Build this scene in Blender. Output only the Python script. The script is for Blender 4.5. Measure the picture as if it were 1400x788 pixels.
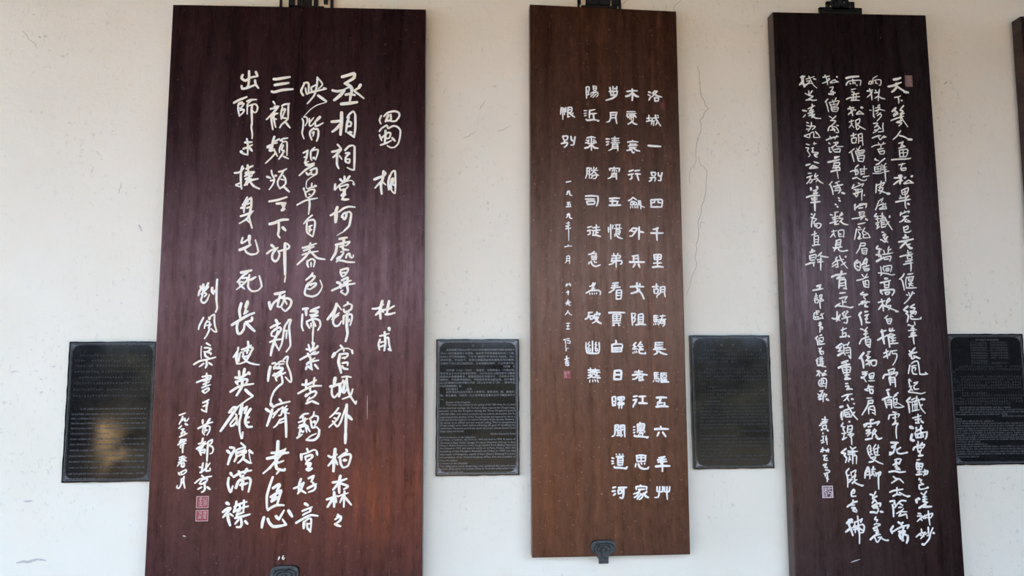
import bpy, bmesh, math, random
from mathutils import Vector, Matrix

for _o in list(bpy.data.objects):
    bpy.data.objects.remove(_o, do_unlink=True)
SC = bpy.context.scene
SKY_STRENGTH = 1.45
SKY_COLOR = (0.53, 0.71, 1.0)
SUN_ENERGY = 28.0
EXPOSURE = 2.21
EAVE_Y, EAVE_Z = -4.2, 2.92
PAVING = (0.54, 0.30, 0.115)  # warm tone chosen for the light it bounces onto the upper wall
PAVE_X, PAVE_Y = 1.1, -6.8
HEDGE_H = 2.5

COL = SC.collection
random.seed(11)

# ------------------------------------------------------------------ camera
cam_data = bpy.data.cameras.new('camera')
cam_data.sensor_fit = 'HORIZONTAL'
cam_data.sensor_width = 36.0
cam_data.lens = 36.0 * 1010.71 / 1400.0
cam_data.clip_start = 0.05
cam = bpy.data.objects.new('camera', cam_data)
COL.objects.link(cam)
_m = Matrix(((0.998282, -0.002004, -0.058552, 0.0),
             (-0.058433, -0.106447, -0.992600, -3.0),
             (-0.004243, 0.994316, -0.106382, 1.5),
             (0, 0, 0, 1)))
cam.matrix_world = _m
SC.camera = cam

# ------------------------------------------------------------------ light
world = bpy.data.worlds.new('world')
SC.world = world
world.use_nodes = True
_bg = world.node_tree.nodes['Background']
_bg.inputs['Color'].default_value = (*SKY_COLOR, 1)
_bg.inputs['Strength'].default_value = SKY_STRENGTH
sun_data = bpy.data.lights.new('sun', 'SUN')
sun_data.energy = SUN_ENERGY
sun_data.angle = math.radians(0.6)
sun_data.color = (1.0, 0.87, 0.66)
sun = bpy.data.objects.new('sun', sun_data)
COL.objects.link(sun)
sun.location = (0, 3, 9)
sun.rotation_euler = Vector((0.22, -0.55, -1.0)).to_track_quat('-Z', 'Y').to_euler()

SC.view_settings.view_transform = 'Standard'
SC.view_settings.look = 'None'
SC.view_settings.gamma = 1.0
SC.view_settings.use_curve_mapping = False
SC.view_settings.exposure = EXPOSURE

# ------------------------------------------------------------------ helpers
def link(name, bm, mat=None, parent=None, smooth=False):
    me = bpy.data.meshes.new(name)
    bm.to_mesh(me)
    bm.free()
    if smooth:
        for p in me.polygons:
            p.use_smooth = True
    o = bpy.data.objects.new(name, me)
    COL.objects.link(o)
    if mat:
        me.materials.append(mat)
    if parent:
        o.parent = parent
        o.matrix_parent_inverse = Matrix.Translation(-Vector(parent.location))
    return o

def tag(o, label=None, cat=None, group=None, kind=None):
    for k, v in (('label', label), ('category', cat), ('group', group), ('kind', kind)):
        if v:
            o[k] = v
    return o

def thing(name, loc, label, cat, group=None):
    o = bpy.data.objects.new(name, None)
    o.empty_display_size = 0.05
    o.location = loc
    COL.objects.link(o)
    return tag(o, label, cat, group)

def add_box(bm, x0, x1, y0, y1, z0, z1):
    v = [bm.verts.new((x, y, z)) for x in (x0, x1) for y in (y0, y1) for z in (z0, z1)]
    for f in ((0, 1, 3, 2), (4, 6, 7, 5), (0, 4, 5, 1), (2, 3, 7, 6), (0, 2, 6, 4), (1, 5, 7, 3)):
        bm.faces.new([v[i] for i in f])
    return v

def box_bm(*b):
    bm = bmesh.new()
    add_box(bm, *b)
    bmesh.ops.recalc_face_normals(bm, faces=bm.faces)
    return bm

def prism(bm, pts, yf, yb, bevel=0.0, seg=2):
    """outline pts (x, z), front face at yf, back at yb"""
    fr = [bm.verts.new((x, yf, z)) for x, z in pts]
    bk = [bm.verts.new((x, yb, z)) for x, z in pts]
    n = len(pts)
    ff = bm.faces.new(fr)
    bm.faces.new(bk[::-1])
    for i in range(n):
        bm.faces.new((fr[i], bk[i], bk[(i + 1) % n], fr[(i + 1) % n]))
    bmesh.ops.recalc_face_normals(bm, faces=bm.faces)
    if bevel > 0:
        bmesh.ops.bevel(bm, geom=list(ff.edges), offset=bevel, segments=seg, affect='EDGES', profile=0.6)

def spline(pts, sub):
    if len(pts) < 3:
        a, b = pts[0], pts[-1]
        return [(a[0] + (b[0] - a[0]) * i / sub, a[1] + (b[1] - a[1]) * i / sub) for i in range(sub + 1)]
    out = []
    n = len(pts)
    for i in range(n - 1):
        p0 = pts[max(i - 1, 0)]; p1 = pts[i]; p2 = pts[i + 1]; p3 = pts[min(i + 2, n - 1)]
        for k in range(sub):
            t = k / sub
            c = []
            for d in (0, 1):
                # cardinal spline, tension kept a little tight like a brush turn
                m1 = 0.38 * (p2[d] - p0[d]); m2 = 0.38 * (p3[d] - p1[d])
                t2 = t * t; t3 = t2 * t
                c.append((2*t3 - 3*t2 + 1) * p1[d] + (t3 - 2*t2 + t) * m1 + (-2*t3 + 3*t2) * p2[d] + (t3 - t2) * m2)
            out.append(tuple(c))
    out.append(pts[-1])
    return out

def ribbon(bm, pts, width, yf, lift, head=0.92, tail=0.72, sub=4, caps=True):
    """one brush or chisel stroke: a low ridge on the plane y = yf, rounded at both ends"""
    P = spline(pts, sub)
    Q = [P[0]]
    for p in P[1:]:
        if math.hypot(p[0] - Q[-1][0], p[1] - Q[-1][1]) > 2e-4:
            Q.append(p)
    if len(Q) < 2:
        Q.append((Q[0][0] + 0.001, Q[0][1]))
    P = Q
    n = len(P)
    L = [0.0]
    for i in range(1, n):
        L.append(L[-1] + math.hypot(P[i][0] - P[i-1][0], P[i][1] - P[i-1][1]))
    T = max(L[-1], 1e-6)
    yb = yf - 0.0004
    rows = []
    for i in range(n):
        a = P[max(i - 1, 0)]; b = P[min(i + 1, n - 1)]
        dx, dz = b[0] - a[0], b[1] - a[1]
        d = math.hypot(dx, dz) or 1e-6
        nx, nz = -dz / d, dx / d
        t = L[i] / T
        w = 0.5 * width * (head + (1 - head) * min(1, t / 0.25)) * (1 - (1 - tail) * max(0, (t - 0.55) / 0.45))
        rows.append((P[i], nx, nz, w, dx / d, dz / d))
    V = []
    for (p, nx, nz, w, tx, tz) in rows:
        V.append((bm.verts.new((p[0] + nx * w, yb, p[1] + nz * w)),
                  bm.verts.new((p[0], yb - lift, p[1])),
                  bm.verts.new((p[0] - nx * w, yb, p[1] - nz * w))))
    for i in range(n - 1):
        a, b = V[i], V[i + 1]
        bm.faces.new((a[0], b[0], b[1], a[1]))
        bm.faces.new((a[1], b[1], b[2], a[2]))
    if caps:
        for e, sgn in ((0, -1), (n - 1, 1)):
            p, nx, nz, w, tx, tz = rows[e]
            ring = [V[e][0]]
            for k in range(1, 4):
                an = math.pi * k / 4
                c, s = math.cos(an), math.sin(an)
                ring.append(bm.verts.new((p[0] + nx * w * c + sgn * tx * w * s * 0.85, yb,
                                          p[1] + nz * w * c + sgn * tz * w * s * 0.85)))
            ring.append(V[e][2])
            for k in range(4):
                bm.faces.new((ring[k], ring[k + 1], V[e][1]))

def stroke_bm(text, org, yf, lift=0.0011, gain=1.0):
    bm = bmesh.new()
    for line in text.strip().split('\n'):
        for st in line.split(' ', 1)[1].split('/'):
            v = [int(k) for k in st.split()]
            pts = [(org[0] + v[i] / 2000.0, org[1] + v[i + 1] / 2000.0) for i in range(1, len(v) - 1, 2)]
            ribbon(bm, pts, v[0] / 10000.0 * gain, yf, lift * (0.9 + 0.3 * random.random()))
    # every face looks out of the board
    bm.normal_update()
    for f in bm.faces:
        if f.normal.y > 0:
            f.normal_flip()
    return bm

# ------------------------------------------------------------------ materials
def new_mat(name):
    m = bpy.data.materials.new(name)
    m.use_nodes = True
    nt = m.node_tree
    return m, nt, nt.nodes['Principled BSDF']

class NT:
    def __init__(s, nt):
        s.nt = nt
        s.tc = nt.nodes.new('ShaderNodeTexCoord').outputs['Object']
        s.geo = nt.nodes.new('ShaderNodeNewGeometry').outputs['Position']
    def coords(s, scale, rot=(0, 0, 0), src=None):
        n = s.nt.nodes.new('ShaderNodeMapping')
        n.inputs['Scale'].default_value = scale
        n.inputs['Rotation'].default_value = rot
        s.nt.links.new(src or s.geo, n.inputs['Vector'])
        return n.outputs['Vector']
    def noise(s, vec, scale, detail=4.0, rough=0.55, dist=0.0):
        n = s.nt.nodes.new('ShaderNodeTexNoise')
        n.inputs['Scale'].default_value = scale
        n.inputs['Detail'].default_value = detail
        n.inputs['Roughness'].default_value = rough
        n.inputs['Distortion'].default_value = dist
        s.nt.links.new(vec, n.inputs['Vector'])
        return n.outputs['Fac']
    def ramp(s, fac, stops):
        n = s.nt.nodes.new('ShaderNodeValToRGB')
        r = n.color_ramp
        while len(r.elements) < len(stops):
            r.elements.new(0.5)
        for e, (p, c) in zip(r.elements, stops):
            e.position = p
            e.color = (c[0], c[1], c[2], 1) if isinstance(c, tuple) else (c, c, c, 1)
        s.nt.links.new(fac, n.inputs['Fac'])
        return n.outputs['Color']
    def mix(s, fac, a, b, mode='MIX'):
        n = s.nt.nodes.new('ShaderNodeMix')
        n.data_type = 'RGBA'
        n.blend_type = mode
        for v, i in ((fac, 0), (a, 6), (b, 7)):
            if isinstance(v, (int, float)):
                n.inputs[i].default_value = v
            elif isinstance(v, tuple):
                n.inputs[i].default_value = (v[0], v[1], v[2], 1)
            else:
                s.nt.links.new(v, n.inputs[i])
        return n.outputs[2]
    def bump(s, height, strength, dist=0.002):
        n = s.nt.nodes.new('ShaderNodeBump')
        n.inputs['Strength'].default_value = strength
        n.inputs['Distance'].default_value = dist
        s.nt.links.new(height, n.inputs['Height'])
        return n.outputs['Normal']

def plain(name, col, rough=0.6, metal=0.0, spec=0.5, var=0.0, scale=20):
    m, nt, b = new_mat(name)
    b.inputs['Roughness'].default_value = rough
    b.inputs['Metallic'].default_value = metal
    b.inputs['Specular IOR Level'].default_value = spec
    if var > 0:
        k = NT(nt)
        f = k.noise(k.geo, scale, 5)
        lo = tuple(c * (1 - var) for c in col); hi = tuple(min(1, c * (1 + var)) for c in col)
        nt.links.new(k.ramp(f, [(0.3, lo), (0.7, hi)]), b.inputs['Base Color'])
    else:
        b.inputs['Base Color'].default_value = (*col, 1)
    return m

def mat_plaster():
    m, nt, b = new_mat('plaster')
    k = NT(nt)
    c = k.ramp(k.noise(k.geo, 1.3, 6, 0.6), [(0.3, (0.83, 0.765, 0.625)), (0.7, (0.90, 0.84, 0.715))])
    # grey grime: scattered specks and brushed scuffs
    sp = k.ramp(k.noise(k.geo, 42, 3, 0.6), [(0.60, 0.0), (0.74, 1.0)])
    patch = k.ramp(k.noise(k.geo, 2.1, 4, 0.6), [(0.42, 0.0), (0.64, 1.0)])
    n = nt.nodes.new('ShaderNodeMath'); n.operation = 'MULTIPLY'
    nt.links.new(sp, n.inputs[0]); nt.links.new(patch, n.inputs[1])
    n2 = nt.nodes.new('ShaderNodeMath'); n2.operation = 'MULTIPLY'; n2.inputs[1].default_value = 0.65
    nt.links.new(n.outputs[0], n2.inputs[0])
    c = k.mix(n2.outputs[0], c, (0.36, 0.34, 0.30))
    sc = k.ramp(k.noise(k.coords((34, 5, 7), (0, 0.75, 0)), 2.2, 4, 0.6), [(0.60, 0.0), (0.76, 1.0)])
    n3 = nt.nodes.new('ShaderNodeMath'); n3.operation = 'MULTIPLY'
    nt.links.new(sc, n3.inputs[0]); nt.links.new(patch, n3.inputs[1])
    n4 = nt.nodes.new('ShaderNodeMath'); n4.operation = 'MULTIPLY'; n4.inputs[1].default_value = 0.5
    nt.links.new(n3.outputs[0], n4.inputs[0])
    c = k.mix(n4.outputs[0], c, (0.42, 0.40, 0.35))
    nt.links.new(c, b.inputs['Base Color'])
    b.inputs['Roughness'].default_value = 0.92
    b.inputs['Specular IOR Level'].default_value = 0.2
    nt.links.new(k.bump(k.noise(k.geo, 45, 6, 0.65), 0.45, 0.003), b.inputs['Normal'])
    return m

def mat_wood(name, dark, mid, light, rough, seed, tint=(1, 0.49, 0.44), spec=0.8):
    """lacquered plank with vertical streaks, worn pale flecks"""
    m, nt, b = new_mat(name)
    k = NT(nt)
    v = k.coords((9.0, 1.0, 0.55))
    n = nt.nodes.new('ShaderNodeVectorMath'); n.operation = 'ADD'; n.inputs[1].default_value = (seed, seed * 0.7, seed * 1.3)
    nt.links.new(v, n.inputs[0])
    vs = n.outputs[0]
    c = k.ramp(k.noise(vs, 2.2, 7, 0.62, 0.3), [(0.28, dark), (0.52, mid), (0.76, light)])
    v2 = k.coords((60.0, 1.0, 1.2))
    g = k.ramp(k.noise(v2, 2.6, 5, 0.6), [(0.3, 0.72), (0.75, 1.2)])
    c = k.mix(1.0, c, g, 'MULTIPLY')
    mo = k.ramp(k.noise(k.coords((24.0, 1.0, 7.0)), 1.6, 8, 0.78), [(0.30, 0.45), (0.50, 0.95), (0.70, 2.0)])
    c = k.mix(1.0, c, mo, 'MULTIPLY')
    # dull bluish-grey bloom in broad patches
    bl = k.ramp(k.noise(vs, 0.9, 4, 0.5), [(0.45, 0.0), (0.75, 0.35)])
    c = k.mix(bl, c, tuple((x * 0.8 + 0.012) for x in mid))
    fl = k.ramp(k.noise(k.geo, 95, 2, 0.5), [(0.665, 0.0), (0.76, 0.8)])
    c = k.mix(fl, c, tuple(min(1, x * 3 + 0.05) for x in light))
    nt.links.new(c, b.inputs['Base Color'])
    r = k.ramp(k.noise(vs, 3.0, 4, 0.6), [(0.3, rough - 0.05), (0.7, rough + 0.12)])
    nt.links.new(r, b.inputs['Roughness'])
    sv = k.mix(0.5, k.noise(k.coords((16.0, 1.0, 0.8)), 2.0, 7, 0.72), k.noise(k.coords((30.0, 1.0, 12.0)), 1.5, 7, 0.75))
    nt.links.new(k.ramp(sv, [(0.34, spec * 0.35), (0.5, spec * 0.95), (0.66, min(1.0, spec * 1.6))]), b.inputs['Specular IOR Level'])
    b.inputs['Specular Tint'].default_value = (*tint, 1)
    nt.links.new(k.bump(k.noise(v2, 2.6, 5, 0.6), 0.12, 0.0015), b.inputs['Normal'])
    return m

def mat_paint(name, a, bcol, scale=38):
    m, nt, b = new_mat(name)
    k = NT(nt)
    c = k.ramp(k.noise(k.geo, scale, 4, 0.6), [(0.36, a), (0.62, bcol)])
    nt.links.new(c, b.inputs['Base Color'])
    b.inputs['Roughness'].default_value = 0.6
    b.inputs['Specular IOR Level'].default_value = 0.3
    return m

def mat_stone_black():
    m, nt, b = new_mat('black_granite')
    k = NT(nt)
    c = k.ramp(k.noise(k.geo, 160, 3, 0.6), [(0.35, (0.005, 0.0055, 0.0065)), (0.75, (0.013, 0.0135, 0.015))])
    d = k.ramp(k.noise(k.coords((3, 1, 9), (0, 0.3, 0)), 3, 5, 0.6), [(0.5, 0.0), (0.8, 0.5)])
    c = k.mix(d, c, (0.022, 0.0225, 0.023))
    nt.links.new(c, b.inputs['Base Color'])
    nt.links.new(k.ramp(k.noise(k.geo, 7, 4, 0.6), [(0.3, 0.05), (0.75, 0.16)]), b.inputs['Roughness'])
    b.inputs['Specular IOR Level'].default_value = 0.34
    return m

M = {}
M['plaster'] = mat_plaster()
M['wood_red'] = mat_wood('lacquered_wood_red', (0.006, 0.0025, 0.0033), (0.0125, 0.0043, 0.0055), (0.026, 0.0085, 0.0098), 0.26, 3.1)
M['wood_brown'] = mat_wood('worn_wood_brown', (0.017, 0.0065, 0.0032), (0.038, 0.0135, 0.0065), (0.085, 0.033, 0.016), 0.30, 8.7, (1, 0.55, 0.38), 0.95)
M['wood_dark'] = mat_wood('lacquered_wood_dark', (0.002, 0.0010, 0.0012), (0.0045, 0.0016, 0.0019), (0.011, 0.003, 0.0035), 0.27, 5.3, (1, 0.60, 0.56), 0.8)
M['gold_white'] = mat_paint('cream_paint_with_gilding', (0.93, 0.81, 0.61), (0.96, 0.92, 0.84))
M['white_paint'] = mat_paint('white_paint', (0.88, 0.83, 0.77), (0.95, 0.92, 0.88))
M['shaded_white'] = mat_paint('shaded_white_paint', (0.82, 0.75, 0.65), (0.94, 0.90, 0.83))  # same white paint, toned down for the dimmer light on the right board
M['pink_paint'] = plain('faded_pink_paint', (0.66, 0.40, 0.38), 0.7)
M['seal_red'] = plain('seal_red', (0.30, 0.055, 0.055), 0.6, var=0.35, scale=160)
M['seal_dim'] = plain('seal_dim_red', (0.105, 0.022, 0.024), 0.6, var=0.3, scale=160)
M['seal_tan'] = plain('seal_tan', (0.22, 0.12, 0.10), 0.7, var=0.35, scale=200)
M['seal_pale'] = plain('seal_pale', (0.62, 0.48, 0.49), 0.7, var=0.2, scale=160)
M['granite'] = mat_stone_black()
M['engrave'] = plain('engraved_grey', (0.26, 0.26, 0.27), 0.8)
M['engrave_mid'] = plain('engraved_mid_grey', (0.115, 0.115, 0.118), 0.8)
M['engrave_dim'] = plain('engraved_dim_grey', (0.060, 0.060, 0.062), 0.8)
M['iron'] = plain('dark_iron', (0.050, 0.054, 0.052), 0.5, 0.4, var=0.5, scale=70)
M['iron_black'] = plain('black_iron', (0.010, 0.0085, 0.0085), 0.55, 0.2, var=0.3, scale=60)
M['crack'] = plain('crack_grey', (0.50, 0.455, 0.37), 0.95, spec=0.1)
M['smudge'] = plain('smudge_grey', (0.58, 0.53, 0.48), 0.95, spec=0.1, var=0.2, scale=80)
M['floor'] = plain('grey_floor_stone', (0.13, 0.088, 0.056), 0.28, var=0.2, scale=6)
M['ceiling'] = plain('dark_ceiling_timber', (0.035, 0.024, 0.017), 0.7, var=0.3, scale=4)
M['paving'] = plain('tan_bounce_paving', PAVING, 0.85, var=0.12, scale=3)
M['soil'] = plain('dark_unseen_ground', (0.015, 0.014, 0.008), 0.9, var=0.4, scale=6)  # unseen ground kept dark to hold down bounce and reflections
M['hedge'] = plain('hedge_leaves', (0.006, 0.008, 0.0035), 0.7, var=0.6, scale=9)
M['rock'] = plain('tan_garden_rock', (0.50, 0.36, 0.20), 0.9, var=0.45, scale=9)
M['column'] = plain('dark_column_lacquer', (0.014, 0.006, 0.005), 0.55, var=0.2, scale=8)

# ------------------------------------------------------------------ the setting
wall = tag(link('wall_back', box_bm(-7, 7, 0, 0.25, 0, 4.4), M['plaster']), kind='structure')
tag(link('floor', box_bm(-7, 7, -4.0, 0.25, -0.12, 0), M['floor']), kind='structure')
bm = bmesh.new()
_s = [(0.25, 4.40), (EAVE_Y, EAVE_Z), (EAVE_Y, EAVE_Z + 0.14), (0.25, 4.54)]
_a = [bm.verts.new((-7, y, z)) for y, z in _s]
_b = [bm.verts.new((7, y, z)) for y, z in _s]
bm.faces.new(_a); bm.faces.new(_b[::-1])
for i in range(4):
    bm.faces.new((_a[i], _b[i], _b[(i + 1) % 4], _a[(i + 1) % 4]))
bmesh.ops.recalc_face_normals(bm, faces=bm.faces)
tag(link('ceiling', bm, M['ceiling']), kind='structure')
tag(link('light_block_right', box_bm(3.6, 3.75, -3.6, 0, 0, 2.9), M['ceiling']), kind='structure')  # unseen panel added to block light at the right end
tag(link('ground', box_bm(-2.3, PAVE_X, PAVE_Y, -4.0, -0.45, -0.15), M['paving']), kind='structure')  # unseen patch, extent and colour shaped to bounce sunlight onto the wall
tag(link('added_ground_side', box_bm(PAVE_X, 22, PAVE_Y, -4.0, -0.45, -0.15), M['soil']), kind='structure')  # unseen dark strip added to weaken the bounce towards the right
tag(link('ground_far', box_bm(-22, 22, -26, PAVE_Y, -0.45, -0.15), M['soil']), kind='structure')

# hairline cracks and smears that belong to the plaster
def wall_mark(name, px, width, mat, tail=0.5):
    bm = bmesh.new()
    ribbon(bm, px, width, 0.0, 0.0003, head=0.6, tail=tail, sub=3)
    bm.normal_update()
    for f in bm.faces:
        if f.normal.y > 0:
            f.normal_flip()
    return link(name, bm, mat, wall)

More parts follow.
